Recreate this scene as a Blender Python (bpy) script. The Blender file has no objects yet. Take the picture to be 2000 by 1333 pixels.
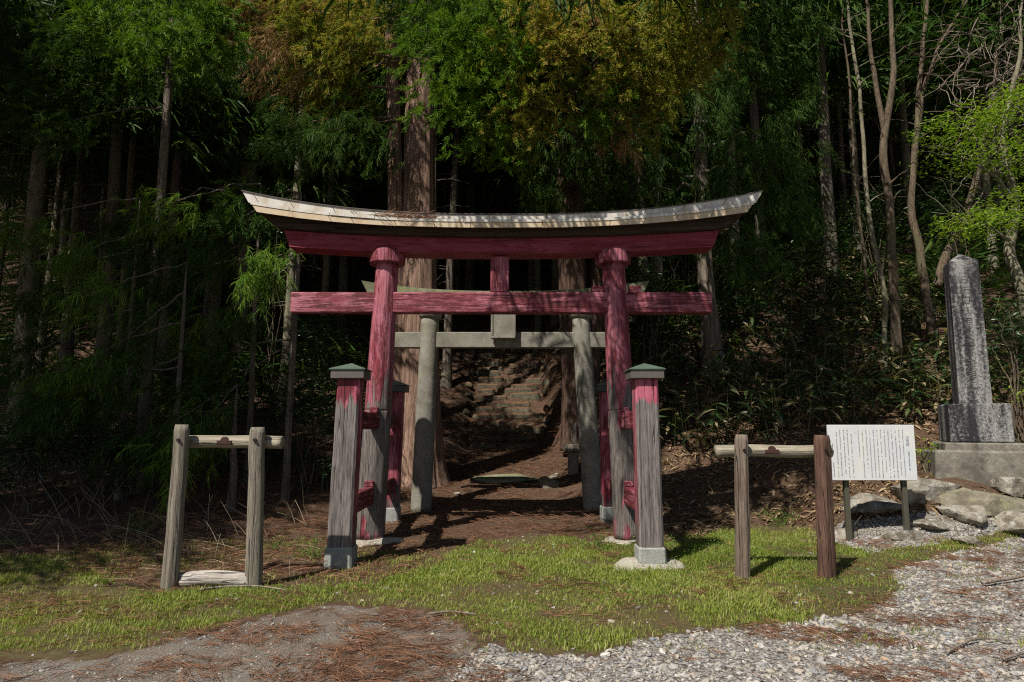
import bpy, bmesh, math
import numpy as np
from mathutils import Vector

# ------------------------------------------------------------------ camera, world, sun, exposure
sc = bpy.context.scene
COL = sc.collection
CAMZ, FPX, TILT = 1.5, 1300.0, math.radians(7.2)
cam_d = bpy.data.cameras.new('camera'); cam = bpy.data.objects.new('camera', cam_d); COL.objects.link(cam)
cam.location = (0, 0, CAMZ); cam.rotation_euler = (math.pi/2 + TILT, 0, 0)
cam_d.sensor_width = 36.0; cam_d.lens = 36.0*FPX/2000.0; cam_d.clip_end = 2000.0; cam_d.clip_start = 0.05
sc.camera = cam
SUN_EL = math.radians(51.0)
SH = np.array([0.6, 0.8])                      # horizontal direction in which the light travels
w = bpy.data.worlds.new('World'); sc.world = w; w.use_nodes = True
nt = w.node_tree; bg = nt.nodes['Background']
sky = nt.nodes.new('ShaderNodeTexSky'); sky.sky_type = 'NISHITA'; sky.sun_disc = False
sky.sun_elevation = SUN_EL; sky.sun_rotation = math.atan2(-SH[0], -SH[1])
nt.links.new(sky.outputs[0], bg.inputs[0]); bg.inputs[1].default_value = 0.05
sd = bpy.data.lights.new('sun', 'SUN'); sd.energy = 4.8; sd.angle = math.radians(0.5); sd.color = (1.0, 0.94, 0.85)
so = bpy.data.objects.new('sun', sd); COL.objects.link(so); so.location = (-20, -25, 40)
so.rotation_euler = Vector((SH[0]*math.cos(SUN_EL), SH[1]*math.cos(SUN_EL), -math.sin(SUN_EL))).to_track_quat('-Z', 'Y').to_euler()
vs = sc.view_settings
vs.view_transform = 'Standard'; vs.look = 'None'; vs.exposure = 0.4; vs.gamma = 1.0; vs.use_curve_mapping = False
cy = sc.cycles
cy.max_bounces = 5; cy.diffuse_bounces = 3; cy.glossy_bounces = 2; cy.transmission_bounces = 2; cy.transparent_max_bounces = 4
cy.use_denoising = False
cy.filter_width = 1.15
cy.sample_clamp_indirect = 3.0

# ------------------------------------------------------------------ maths helpers
rng = np.random.default_rng(7)
ST, CT = math.sin(TILT), math.cos(TILT)
def at(px, py, Y):
    u = (px-1000.0)/FPX; v = -(py-666.5)/FPX
    dy = CT - v*ST; dz = ST + v*CT
    t = Y/dy
    return np.array([u*t, Y, CAMZ + dz*t])
def proj(P):
    P = np.asarray(P, float); z = P[..., 2]-CAMZ
    d = P[..., 1]*CT + z*ST; v = z*CT - P[..., 1]*ST
    d = np.where(d < 0.05, 0.05, d)
    return 1000 + P[..., 0]/d*FPX, 666.5 - v/d*FPX
def _h(i, j, k):
    n = (i*374761393 + j*668265263 + k*2147483647) & 0xffffffff
    n = ((n ^ (n >> 13))*1274126177) & 0xffffffff
    return ((n ^ (n >> 16)) & 0xffff)/65535.0
def vnoise(x, y, z=0.0):
    x, y, z = np.broadcast_arrays(np.asarray(x, float), np.asarray(y, float), np.asarray(z, float))
    xi, yi, zi = np.floor(x).astype(np.int64), np.floor(y).astype(np.int64), np.floor(z).astype(np.int64)
    fx, fy, fz = x-xi, y-yi, z-zi
    fx, fy, fz = fx*fx*(3-2*fx), fy*fy*(3-2*fy), fz*fz*(3-2*fz)
    r = 0
    for a in (0, 1):
        for b in (0, 1):
            for c in (0, 1):
                r = r + _h(xi+a, yi+b, zi+c)*(fx if a else 1-fx)*(fy if b else 1-fy)*(fz if c else 1-fz)
    return r                                     # 0..1
def fbm(x, y, z=0.0, o=3):
    s, a = 0, 0.5
    for k in range(o):
        s = s + a*vnoise(np.asarray(x)*2**k+17*k, np.asarray(y)*2**k+31*k, np.asarray(z)*2**k); a *= .5
    return s/(1-0.5**o)
def inpoly(x, y, poly):
    c = np.zeros(np.shape(x), bool); n = len(poly); j = n-1
    for i in range(n):
        xi, yi = poly[i]; xj, yj = poly[j]
        if yi != yj:
            c ^= ((yi > y) != (yj > y)) & (x < (xj-xi)*(y-yi)/(yj-yi)+xi)
        j = i
    return c

# ------------------------------------------------------------------ terrain
TAB = [
 (-70, [(-90,0),(9,0),(12,.3),(16,1.9),(30,9),(60,29),(130,82),(400,95)]),
 (-8,  [(-90,0),(9,0),(12,.3),(16,1.9),(30,9),(60,29),(130,82),(400,95)]),
 (-5,  [(-90,0),(9,0),(11,.15),(13,.8),(16,1.9),(24,5.6),(60,29),(130,82),(400,95)]),
 (-2.7,[(-90,0),(8.5,0),(10.3,.1),(12.5,.42),(14,.8),(17,1.8),(20,3.0),(24,5.2),(60,29),(130,82),(400,95)]),
 (-1.5,[(-90,0),(8.5,0),(10.3,.07),(11.2,.12),(14,.55),(17,1.25),(24,5.0),(60,29),(130,82),(400,95)]),
 (-1.1,[(-90,0),(8.5,0),(10.3,.07),(11.2,.12),(14,.5),(17,.93),(24,4.75),(60,29),(130,82),(400,95)]),
 (.85, [(-90,0),(8.5,0),(10.3,.07),(11.2,.12),(14,.5),(17,.93),(24,4.75),(60,29),(130,82),(400,95)]),
 (1.3, [(-90,0),(8.5,0),(10.3,.07),(11.2,.14),(14,.75),(17,1.7),(24,5.2),(60,29),(130,82),(400,95)]),
 (2.3, [(-90,0),(8.8,0),(10.0,.06),(11,.35),(12.7,1.15),(14.5,2.05),(17,3.0),(20,4.0),(24,5.8),(60,29.3),(130,82),(400,95)]),
 (3.4, [(-90,0),(9.2,0),(9.9,.06),(10.5,.25),(12.7,1.55),(14.4,2.5),(22,6.6),(60,30),(130,82),(400,95)]),
 (4.6, [(-90,0),(8,0),(8.5,.06),(9,.18),(10.3,.65),(12.7,1.75),(14.4,2.6),(22,7),(60,30),(130,82),(400,95)]),
 (6.2, [(-90,0),(8,0),(8.6,.1),(9.1,.55),(9.4,.80),(10.6,.9),(13,2.1),(16,4),(30,12),(60,31),(130,82),(400,95)]),
 (9,   [(-90,0),(7.6,0),(8.6,.2),(9.1,.6),(9.4,.82),(10.6,1.1),(13,2.4),(16,4.3),(30,12.5),(60,31),(130,82),(400,95)]),
 (70,  [(-90,0),(7.6,0),(10.6,1.1),(13,2.4),(16,4.3),(30,12.5),(60,31),(130,82),(400,95)]),
]
TX = np.array([t[0] for t in TAB], float)
def tz(X, Y, noise=True):
    X = np.asarray(X, float); Y = np.asarray(Y, float)
    prof = np.stack([np.interp(Y, [p[0] for p in t[1]], [p[1] for p in t[1]]) for t in TAB], -1)
    Xc = np.clip(X, -69.9, 69.9)
    k = np.clip(np.searchsorted(TX, Xc)-1, 0, len(TX)-2)
    f = (Xc-TX[k])/(TX[k+1]-TX[k]); f = f*f*(3-2*f)*.5+f*.5
    z = np.take_along_axis(prof, k[..., None], -1)[..., 0]*(1-f) + np.take_along_axis(prof, (k+1)[..., None], -1)[..., 0]*f
    if noise:
        amp = .02 + .10*np.clip((Y-10.5)/4, 0, 1)*np.clip(np.abs(X+.15)-1.2, 0, 1)
        z = z + (fbm(X*1.3, Y*1.3, 3.3)-.5)*amp*2 + (fbm(X*5, Y*5, 1.1, 2)-.5)*.02
    return z
def gz(x, y): return float(tz(np.array([x]), np.array([y]))[0])

# ground cover regions, found in the photo and laid on the ground
GRASS = [(-600,1310),(0,1282),(200,1275),(350,1235),(520,1195),(640,1178),(850,1190),(930,1230),(1010,1268),(1150,1275),(1250,1248),(1400,1228),(1550,1208),(1680,1195),(1765,1150),(1740,1112),(1850,1085),(2010,1045),(2600,1000),(2600,960),(2000,1022),(1880,1060),(1780,1075),(1690,1085),(1600,1050),(1530,1018),(1400,1040),(1300,1062),(1200,1062),(1050,1048),(930,1062),(830,1110),(730,1150),(640,1150),(500,1140),(300,1160),(200,1140),(120,1085),(0,1095),(-600,1095)]
ASPH = [(-900,1330),(0,1290),(220,1280),(360,1245),(520,1205),(640,1188),(840,1198),(930,1245),(900,1290),(860,1400),(700,2200),(600,6000),(-9000,6000)]
GRAV = [(860,1400),(900,1295),(940,1250),(1010,1275),(1150,1280),(1250,1252),(1400,1232),(1550,1212),(1680,1200),(1765,1152),(1745,1108),(1850,1080),(2000,1040),(2800,970),(9000,1500),(9000,6000),(600,6000),(700,2200)]
GRAV2 = [(1480,1122),(1500,1085),(1600,1065),(1640,1020),(1700,1010),(1850,1000),(2000,1005),(2300,1000),(2300,1040),(1850,1075),(1740,1105),(1600,1115)]
def masks(X, Y, Z):
    px, py = proj(np.stack([X, Y, Z], -1))
    jx = (fbm(X*2.2, Y*2.2, 9.1)-.5)*90/np.maximum(Y, 2)*6; jy = (fbm(X*2.2, Y*2.2, 5.7)-.5)*36/np.maximum(Y, 2)*6
    ok = (Y > 1.2) & (Y < 12)
    g = inpoly(px+jx, py+jy, GRASS) & ok
    a = inpoly(px+jx*.6, py+jy*.6, ASPH) & ok
    v = (inpoly(px+jx*.6, py+jy*.6, GRAV) | inpoly(px+jx, py+jy, GRAV2)) & ok
    a = a | ((Y <= 1.2) & (X < -.3)); v = v | ((Y <= 1.2) & (X >= -.3))
    return g.astype(float), (a & ~g).astype(float), (v & ~g & ~a).astype(float)

# ------------------------------------------------------------------ materials
class NB:
    def __init__(s, name):
        s.m = bpy.data.materials.new(name); s.m.use_nodes = True
        s.t = s.m.node_tree; s.n = s.t.nodes; s.n.clear()
        s.out = s.n.new('ShaderNodeOutputMaterial')
    def add(s, typ, **kw):
        n = s.n.new('ShaderNode'+typ)
        for k, v in kw.items(): setattr(n, k, v)
        return n
    def set(s, n, **kw):
        for k, v in kw.items():
            i = n.inputs[k.replace('_', ' ')] if k.replace('_', ' ') in n.inputs else n.inputs[int(k[1:])]
            if hasattr(v, 'is_output') or isinstance(v, bpy.types.NodeSocket): s.t.links.new(v, i)
            else: i.default_value = v
        return n
    def link(s, a, b): s.t.links.new(a, b)
    def coord(s, kind='Object', scale=(1, 1, 1), rand=False):
        c = s.add('TexCoord').outputs[kind]
        mp = s.add('Mapping'); mp.inputs['Scale'].default_value = scale
        s.link(c, mp.inputs['Vector'])
        if rand:
            oi = s.add('ObjectInfo'); mul = s.add('VectorMath', operation='SCALE')
            mul.inputs[0].default_value = (37, 53, 71); s.link(oi.outputs['Random'], mul.inputs['Scale'])
            s.link(mul.outputs[0], mp.inputs['Location'])
        return mp.outputs[0]
    def noise(s, vec, scale=5, detail=4, rough=.6, dist=0.0):
        n = s.add('TexNoise'); s.link(vec, n.inputs['Vector'])
        n.inputs['Scale'].default_value = scale; n.inputs['Detail'].default_value = detail
        n.inputs['Roughness'].default_value = rough; n.inputs['Distortion'].default_value = dist
        return n.outputs['Fac']
    def voro(s, vec, scale=5, feature='F1', out='Distance'):
        n = s.add('TexVoronoi'); n.feature = feature; s.link(vec, n.inputs['Vector']); n.inputs['Scale'].default_value = scale
        return n.outputs[out]
    def ramp(s, fac, stops, interp='LINEAR'):
        r = s.add('ValToRGB'); r.color_ramp.interpolation = interp; e = r.color_ramp.elements
        while len(e) < len(stops): e.new(.5)
        for k, (p, c) in enumerate(stops):
            e[k].position = p; e[k].color = (c, c, c, 1) if isinstance(c, (int, float)) else (*c, 1)
        s.link(fac, r.inputs[0]); return r.outputs[0]
    def mix(s, fac, a, b, blend='MIX'):
        n = s.add('Mix', data_type='RGBA', blend_type=blend)
        for i, v in ((0, fac), (6, a), (7, b)):
            if isinstance(v, bpy.types.NodeSocket): s.link(v, n.inputs[i])
            elif isinstance(v, (int, float)): n.inputs[i].default_value = v if i == 0 else (v, v, v, 1)
            else: n.inputs[i].default_value = (*v, 1)
        return n.outputs[2]
    def math(s, op, a, b=0.0, c=None):
        n = s.add('Math', operation=op)
        for i, v in enumerate((a, b) if c is None else (a, b, c)):
            if isinstance(v, bpy.types.NodeSocket): s.link(v, n.inputs[i])
            else: n.inputs[i].default_value = v
        return n.outputs[0]
    def sep(s, vec):
        n = s.add('SeparateXYZ'); s.link(vec, n.inputs[0]); return n.outputs
    def bump(s, h, strength=.5, dist=.02):
        n = s.add('Bump'); s.link(h, n.inputs['Height']); n.inputs['Strength'].default_value = strength; n.inputs['Distance'].default_value = dist
        return n.outputs[0]
    def bsdf(s, col, rough=.8, normal=None, metal=0.0, spec=.3):
        b = s.add('BsdfPrincipled')
        for nm, v in (('Base Color', col), ('Roughness', rough), ('Metallic', metal), ('Specular IOR Level', spec)):
            if isinstance(v, bpy.types.NodeSocket): s.link(v, b.inputs[nm])
            elif nm == 'Base Color': b.inputs[nm].default_value = (*v, 1)
            else: b.inputs[nm].default_value = v
        if normal: s.link(normal, b.inputs['Normal'])
        s.link(b.outputs[0], s.out.inputs[0]); return s.m
    def leaf(s, col, rough=.55, trans=.3, spec=.3):
        b = s.add('BsdfPrincipled'); t = s.add('BsdfTranslucent'); m = s.add('MixShader')
        s.link(col, b.inputs['Base Color']); b.inputs['Roughness'].default_value = rough; b.inputs['Specular IOR Level'].default_value = spec
        tc = s.mix(1.0, col, (1.3, 1.35, .6), 'MULTIPLY'); s.link(tc, t.inputs[0])
        m.inputs[0].default_value = trans; s.link(b.outputs[0], m.inputs[1]); s.link(t.outputs[0], m.inputs[2])
        s.link(m.outputs[0], s.out.inputs[0]); return s.m
M = {}
AX = {'x': (1, 14, 14), 'y': (14, 1, 14), 'z': (14, 14, 1)}
def crack(b, axis, k=1.0, width=.012):
    sc_ = {'x': (.35, 16, 16), 'y': (16, .35, 16), 'z': (16, 16, .35)}[axis]
    n = b.noise(b.coord('Object', sc_), k, 2, .5, .3)
    return b.ramp(b.math('ABSOLUTE', b.math('SUBTRACT', n, .5)), [(width*.4, 1.0), (width, 0.0)])
def wood_mat(name, light, dark, axis='z', tint=None, rough=.85):
    b = NB(name); v = b.coord('Object', AX[axis])
    v1 = b.coord('Object', (1, 1, 1))
    g = b.noise(v, 2.2, 6, .65, .6); big = b.noise(v1, 1.6, 3)
    f = b.noise(v, 9, 3, .7)
    c = b.ramp(g, [(.28, dark), (.5, tuple((np.array(light)+np.array(dark))/2)), (.72, light)])
    c = b.mix(b.ramp(f, [(.35, .45), (.6, 0.0)]), c, tuple(np.array(dark)*.45))
    if tint: c = b.mix(b.ramp(big, [(.4, 0.0), (.65, .7)]), c, tint)
    ck = crack(b, axis); c = b.mix(b.math('MULTIPLY', ck, .85), c, tuple(np.array(dark)*.2))
    h = b.math('SUBTRACT', b.math('ADD', g, b.math('MULTIPLY', f, .5)), b.math('MULTIPLY', ck, 1.2))
    return b.bsdf(c, rough, b.bump(h, .9, .014))
def paint_mat(name, axis, wear=.45, fade=None, red=(.21, .030, .048), pink=(.40, .14, .175), deep=(.085, .012, .016), grey=(.25, .22, .20), greydark=(.06, .05, .045)):
    """peeling vermilion paint on weathered timber; fade=(z0,z1): paint is lost below z0, whole above z1"""
    b = NB(name); v = b.coord('Object', AX[axis]); v1 = b.coord('Object')
    g = b.noise(v, 2.0, 6, .65, .5); f = b.noise(v, 8, 4, .7); big = b.noise(v1, 2.3, 4, .6)
    pc = b.mix(b.ramp(b.noise(b.coord('Object', {'x': (1, 4, 4), 'y': (4, 1, 4), 'z': (4, 4, 1)}[axis]), 1.1, 6, .7, .8), [(.38, 0.0), (.58, 1.0)]), red, pink)
    pc = b.mix(b.ramp(b.math('ADD', b.math('MULTIPLY', g, .6), b.math('MULTIPLY', big, .4)), [(wear-.02, 1.0), (wear+.05, 0.0)]), pc, deep)
    pv = b.coord('Object', {'x': (1.2, 5, 5), 'y': (5, 1.2, 5), 'z': (5, 5, 1.2)}[axis])
    pc = b.mix(b.ramp(b.noise(pv, 1.6, 7, .72, .4), [(.50, 0.0), (.56, .9)]), pc, tuple(np.array(deep)*1.5))
    pc = b.mix(b.ramp(b.noise(pv, 4.5, 6, .75), [(.60, 0.0), (.64, .8)]), pc, tuple(np.array(pink)*1.25))
    wc = b.ramp(g, [(.3, greydark), (.55, tuple(np.array(grey)*.75)), (.75, grey)])
    wc = b.mix(b.ramp(f, [(.35, .6), (.58, 0.0)]), wc, tuple(np.array(greydark)*.5))
    if fade:
        z = b.sep(v1)[2]
        t = b.math('DIVIDE', b.math('SUBTRACT', z, fade[0]), fade[1]-fade[0])
        streak = b.math('ADD', b.noise(b.coord('Object', (9, 9, .9)), 1.6, 4, .6), b.math('MULTIPLY', big, .35))
        t = b.math('ADD', t, b.math('MULTIPLY', b.math('SUBTRACT', streak, .66), fade[2] if len(fade) > 2 else 2.2))
        if len(fade) > 3:                           # paint also survives near the foot
            t = b.math('MAXIMUM', t, b.math('ADD', b.math('SUBTRACT', .72, b.math('MULTIPLY', z, 1.1)), b.math('MULTIPLY', b.math('SUBTRACT', streak, .72), 3.5)))
        c = b.mix(b.ramp(t, [(.40, 0.0), (.54, 1.0)]), wc, pc)
        c = b.mix(b.math('MULTIPLY', b.ramp(f, [(.30, .8), (.42, 0.0)]), 1.0), c, wc)
    else:
        c = b.mix(b.ramp(f, [(.24, .55), (.34, 0.0)]), pc, wc)
    ck = crack(b, axis, .8, .007); c = b.mix(b.math('MULTIPLY', ck, .6), c, tuple(np.array(greydark)*.25))
    h = b.math('SUBTRACT', b.math('ADD', g, b.math('MULTIPLY', f, .6)), b.math('MULTIPLY', ck, 1.2))
    return b.bsdf(c, .62, b.bump(h, .8, .012), spec=.3)
def stone_mat(name, base, dark, lich=None, scale=1.0, streak=False, speck=.5):
    b = NB(name); v = b.coord('Object')
    n1 = b.noise(v, 2.2*scale, 6, .65); n2 = b.noise(v, 60, 3, .7); n3 = b.noise(v, 9*scale, 5, .7)
    c = b.ramp(n3, [(.3, tuple(np.array(base)*.7)), (.7, base)])
    d = n1
    if streak: d = b.math('ADD', b.math('MULTIPLY', b.noise(b.coord('Object', (5.5, 5.5, .5)), 1.2, 5, .6), .62), b.math('MULTIPLY', b.noise(v, 24, 4, .8), .38))
    c = b.mix(b.ramp(d, [(.47, 1.0), (.58, 0.0)] if streak else [(.40, 1.0), (.56, 0.0)]), c, dark)
    if lich: c = b.mix(b.ramp(b.noise(v, 3.4*scale, 5, .7), [(.52, 0.0), (.66, .8)]), c, lich)
    c = b.mix(b.ramp(n2, [(.38, speck), (.55, 0.0)]), c, tuple(np.array(dark)*.7))
    h = b.math('ADD', n3, b.math('MULTIPLY', n2, .35))
    return b.bsdf(c, .9, b.bump(h, .6, .015), spec=.2)
def bark_mat(name, light, dark, stretch=(16, 16, .8), moss=None, bands=False):
    b = NB(name); v = b.coord('Object', stretch, True); v1 = b.coord('Object', (1, 1, 1), True)
    g = b.noise(v, 1.3, 6, .65, .4); f = b.noise(v, 4.5, 4, .7); big = b.noise(v1, .9, 4)
    c = b.ramp(g, [(.3, dark), (.52, tuple((np.array(light)*.55+np.array(dark)*.45))), (.74, light)])
    c = b.mix(b.ramp(f, [(.34, .7), (.56, 0.0)]), c, tuple(np.array(dark)*.4))
    if moss: c = b.mix(b.ramp(big, [(.5, 0.0), (.7, .6)]), c, moss)
    h = b.math('ADD', g, b.math('MULTIPLY', f, .6))
    return b.bsdf(c, .92, b.bump(h, 1.0, .03), spec=.15)
def leaf_mat(name, stops, rough=.5, trans=.3, nscale=.7, spec=.3):
    b = NB(name); g = b.add('NewGeometry'); v = b.coord('Object', (1, 1, 1), True)
    t = b.math('ADD', b.math('MULTIPLY', g.outputs['Random Per Island'], .55), b.math('MULTIPLY', b.noise(v, nscale, 3), .45))
    return b.leaf(b.ramp(t, stops), rough, trans, spec)
M['red_v'] = paint_mat('red_paint_pillar', 'z', .40, fade=(1.45, 2.55, 2.6, 1))
M['red_h'] = paint_mat('red_paint_beam', 'x', .47)
M['red_h2'] = paint_mat('red_paint_lintel', 'x', .36, red=(.19, .02, .035), pink=(.26, .045, .07), deep=(.12, .012, .018))
M['red_strut'] = paint_mat('red_paint_strut', 'z', .44)
M['red_y'] = paint_mat('red_paint_tie', 'y', .50, grey=(.17, .13, .11))
M['post'] = paint_mat('weathered_foot_post', 'z', .40, fade=(1.62, 1.93, 1.25), red=(.32, .04, .08), pink=(.46, .13, .18), grey=(.29, .255, .24), greydark=(.065, .054, .052))
M['post_red'] = paint_mat('red_paint_post_side', 'z', .42, fade=(.2, .9, 3.2), grey=(.2, .17, .16))
M['grey_wood'] = wood_mat('grey_weathered_log', (.34, .30, .24), (.10, .08, .062), 'z', tint=(.22, .20, .15))
M['brown_wood'] = wood_mat('brown_weathered_log', (.26, .195, .15), (.06, .04, .03), 'z', tint=(.22, .185, .14))
M['rust_wood'] = wood_mat('red_brown_split_log', (.22, .13, .09), (.032, .016, .012), 'z', tint=(.07, .032, .022))
M['pale_wood'] = wood_mat('pale_weathered_rail', (.50, .45, .35), (.20, .17, .12), 'x')
M['white_wood'] = wood_mat('bleached_log', (.62, .58, .52), (.28, .24, .21), 'x')
M['dark_wood'] = wood_mat('dark_roof_timber', (.10, .065, .04), (.028, .018, .012), 'x', tint=(.05, .03, .02))
M['stone_torii'] = stone_mat('grey_granite', (.29, .275, .23), (.16, .15, .125), (.22, .22, .15), speck=.35)
M['mossy_stone'] = stone_mat('mossy_granite', (.30, .30, .20), (.13, .13, .08), (.22, .27, .10))
M['concrete'] = stone_mat('concrete', (.36, .37, .34), (.25, .26, .24), None, 2)
M['pad'] = stone_mat('pale_concrete_pad', (.48, .44, .37), (.30, .27, .22), (.36, .36, .28), 2)
M['monument'] = stone_mat('lichened_monument_stone', (.34, .335, .32), (.026, .025, .028), None, 1, True, .7)
M['carving_shade'] = simple_dark = stone_mat('carving_shade_stone', (.13, .125, .12), (.03, .03, .03), None, 3)
M['plinth'] = stone_mat('dull_plinth_stone', (.23, .21, .175), (.10, .09, .075), (.25, .25, .2), 1.3)
M['rock'] = stone_mat('rough_field_rock', (.33, .30, .245), (.11, .09, .065), (.46, .46, .43), 2.4)
M['rock2'] = stone_mat('mossy_field_rock', (.27, .245, .18), (.12, .105, .075), (.27, .28, .15), 1.6)
def step_mat():
    b = NB('litter_strewn_step_stone'); v = b.coord('Object'); g = b.add('NewGeometry')
    n = b.noise(v, 9, 5, .7); n2 = b.noise(v, 45, 4, .7)
    st_ = b.ramp(n, [(.3, (.05, .045, .035)), (.55, (.12, .11, .08)), (.75, (.17, .17, .09))])
    li = b.ramp(n2, [(.3, (.05, .028, .017)), (.5, (.13, .075, .045)), (.75, (.22, .14, .085))])
    up = b.math('ADD', b.sep(g.outputs['Normal'])[2], b.math('MULTIPLY', b.math('SUBTRACT', b.noise(v, 5, 4), .5), 1.3))
    c = b.mix(b.ramp(up, [(.35, 0.0), (.6, 1.0)]), st_, li)
    return b.bsdf(c, .95, b.bump(b.math('ADD', n, n2), .8, .02), spec=.1)
M['step'] = step_mat()
M['bark_big'] = bark_mat('red_brown_cedar_bark', (.46, .30, .22), (.09, .055, .04), (15, 15, .6))
M['bark_shaded'] = bark_mat('shade_darkened_cedar_bark', (.20, .125, .09), (.045, .028, .02), (15, 15, .6))  # red-brown cedar bark again, darkened so the trunk reads as shaded
M['bark_cedar'] = bark_mat('grey_cedar_bark', (.30, .25, .20), (.07, .055, .045), (14, 14, .8), (.17, .18, .11))
M['bark_pale'] = bark_mat('pale_smooth_bark', (.33, .30, .21), (.13, .115, .08), (7, 7, 2.2), (.20, .21, .12))
M['bark_dec'] = bark_mat('brown_smooth_bark', (.20, .155, .105), (.075, .055, .04), (8, 8, 2.5), (.15, .15, .08))
M['twig'] = bark_mat('pale_dry_twig', (.34, .28, .22), (.15, .12, .10), (4, 4, 4))
M['fol_olive'] = leaf_mat('olive_coned_cedar_foliage', [(.28, (.09, .155, .02)), (.46, (.20, .245, .032)), (.62, (.33, .285, .055)), (.78, (.42, .255, .095))], .55, .35, .55, spec=.08)  # green shoots with ochre tips of pollen-laden male cones
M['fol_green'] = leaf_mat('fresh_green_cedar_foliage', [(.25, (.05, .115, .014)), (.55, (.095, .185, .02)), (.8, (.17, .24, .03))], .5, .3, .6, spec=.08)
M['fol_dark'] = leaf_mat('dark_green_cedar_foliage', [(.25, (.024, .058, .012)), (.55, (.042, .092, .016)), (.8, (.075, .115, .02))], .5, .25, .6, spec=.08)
M['fol_brown'] = leaf_mat('dead_brown_cedar_foliage', [(.25, (.15, .11, .045)), (.5, (.27, .17, .075)), (.8, (.40, .23, .12))], .7, .2, .8, spec=.08)
M['leaf_bright'] = leaf_mat('bright_spring_leaf', [(.25, (.11, .20, .018)), (.55, (.19, .30, .025)), (.8, (.27, .36, .05))], .5, .4)
M['leaf_dark'] = leaf_mat('glossy_evergreen_leaf', [(.2, (.018, .04, .014)), (.55, (.03, .065, .02)), (.85, (.05, .085, .03))], .32, .15, .7, .5)
M['sasa'] = leaf_mat('bamboo_grass_leaf', [(.30, (.025, .055, .018)), (.52, (.05, .085, .025)), (.62, (.09, .10, .035)), (.70, (.26, .21, .115)), (.8, (.36, .30, .18))], .45, .25, 1.2)
M['weed'] = leaf_mat('small_weed_leaf', [(.25, (.06, .12, .018)), (.55, (.10, .19, .025)), (.8, (.17, .25, .04))], .55, .35)
M['grass'] = leaf_mat('short_grass_blade', [(.22, (.11, .165, .02)), (.42, (.20, .265, .034)), (.62, (.29, .33, .06)), (.80, (.44, .40, .18))], .6, .35, 1.4)
M['needle'] = leaf_mat('fallen_cedar_needle', [(.25, (.095, .046, .026)), (.5, (.19, .092, .052)), (.8, (.31, .165, .095))], .8, .1, 1.0)
M['dead_leaf'] = leaf_mat('dry_fallen_leaf', [(.25, (.13, .085, .045)), (.5, (.24, .16, .085)), (.8, (.40, .30, .18))], .75, .15, 1.0)
M['stalk'] = leaf_mat('dry_straw_stalk', [(.25, (.15, .11, .065)), (.55, (.25, .19, .115)), (.8, (.36, .30, .2))], .7, .1, 1.0)
def simple(name, col, rough, metal=0.0, var=.2, scale=4.0, spec=.3, stain=None):
    b = NB(name); v = b.coord('Object'); n = b.noise(v, scale, 5, .65)
    c = b.ramp(n, [(.3, tuple(np.array(col)*(1-var))), (.7, col)])
    if stain: c = b.mix(b.ramp(b.noise(b.coord('Object', (3, 3, .7)), 2.0, 5, .7), [(.47, 0.0), (.62, .85)]), c, stain)
    return b.bsdf(c, rough, b.bump(b.noise(v, scale*8, 3), .15, .005), metal, spec)
M['fascia'] = simple('aged_white_sheet_metal', (.60, .575, .52), .42, .0, .15, 2.2, .4, (.42, .35, .26))
M['fascia_tan'] = simple('tan_faded_sheet_metal', (.56, .45, .31), .5, .0, .15, 3, .35, (.44, .32, .2))
M['roof_sheet'] = simple('dark_roof_sheet', (.10, .085, .075), .6, .2, .3)
M['cap_green'] = simple('green_copper_sheet', (.10, .145, .11), .5, .1, .3, 5)
M['cap_edge'] = simple('brown_cap_fascia', (.13, .11, .10), .55, .1, .3, 5)
M['cap_dark'] = simple('dark_cap_fascia', (.075, .07, .072), .55, .1, .3, 5)
M['rust'] = simple('rusty_iron', (.075, .036, .028), .8, .2, .5, 14)
M['iron'] = simple('black_iron_bolt', (.03, .025, .022), .6, .4, .3, 14)
M['board'] = simple('white_sign_panel', (.58, .60, .61), .45, 0, .10, 3, .3, (.62, .61, .56))
M['board_edge'] = simple('dark_blue_sign_back', (.02, .035, .075), .5, 0, .2, 4)
M['ink'] = simple('faded_print_ink', (.21, .215, .23), .6, 0, .4, 30)
M['ink_title'] = simple('faded_blue_grey_print', (.20, .24, .30), .6, 0, .3, 20)
M['sign_leg'] = simple('olive_bronze_steel', (.105, .10, .075), .45, .3, .2, 6)
M['cut'] = simple('cut_log_end', (.40, .35, .26), .9, 0, .4, 20)

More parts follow.
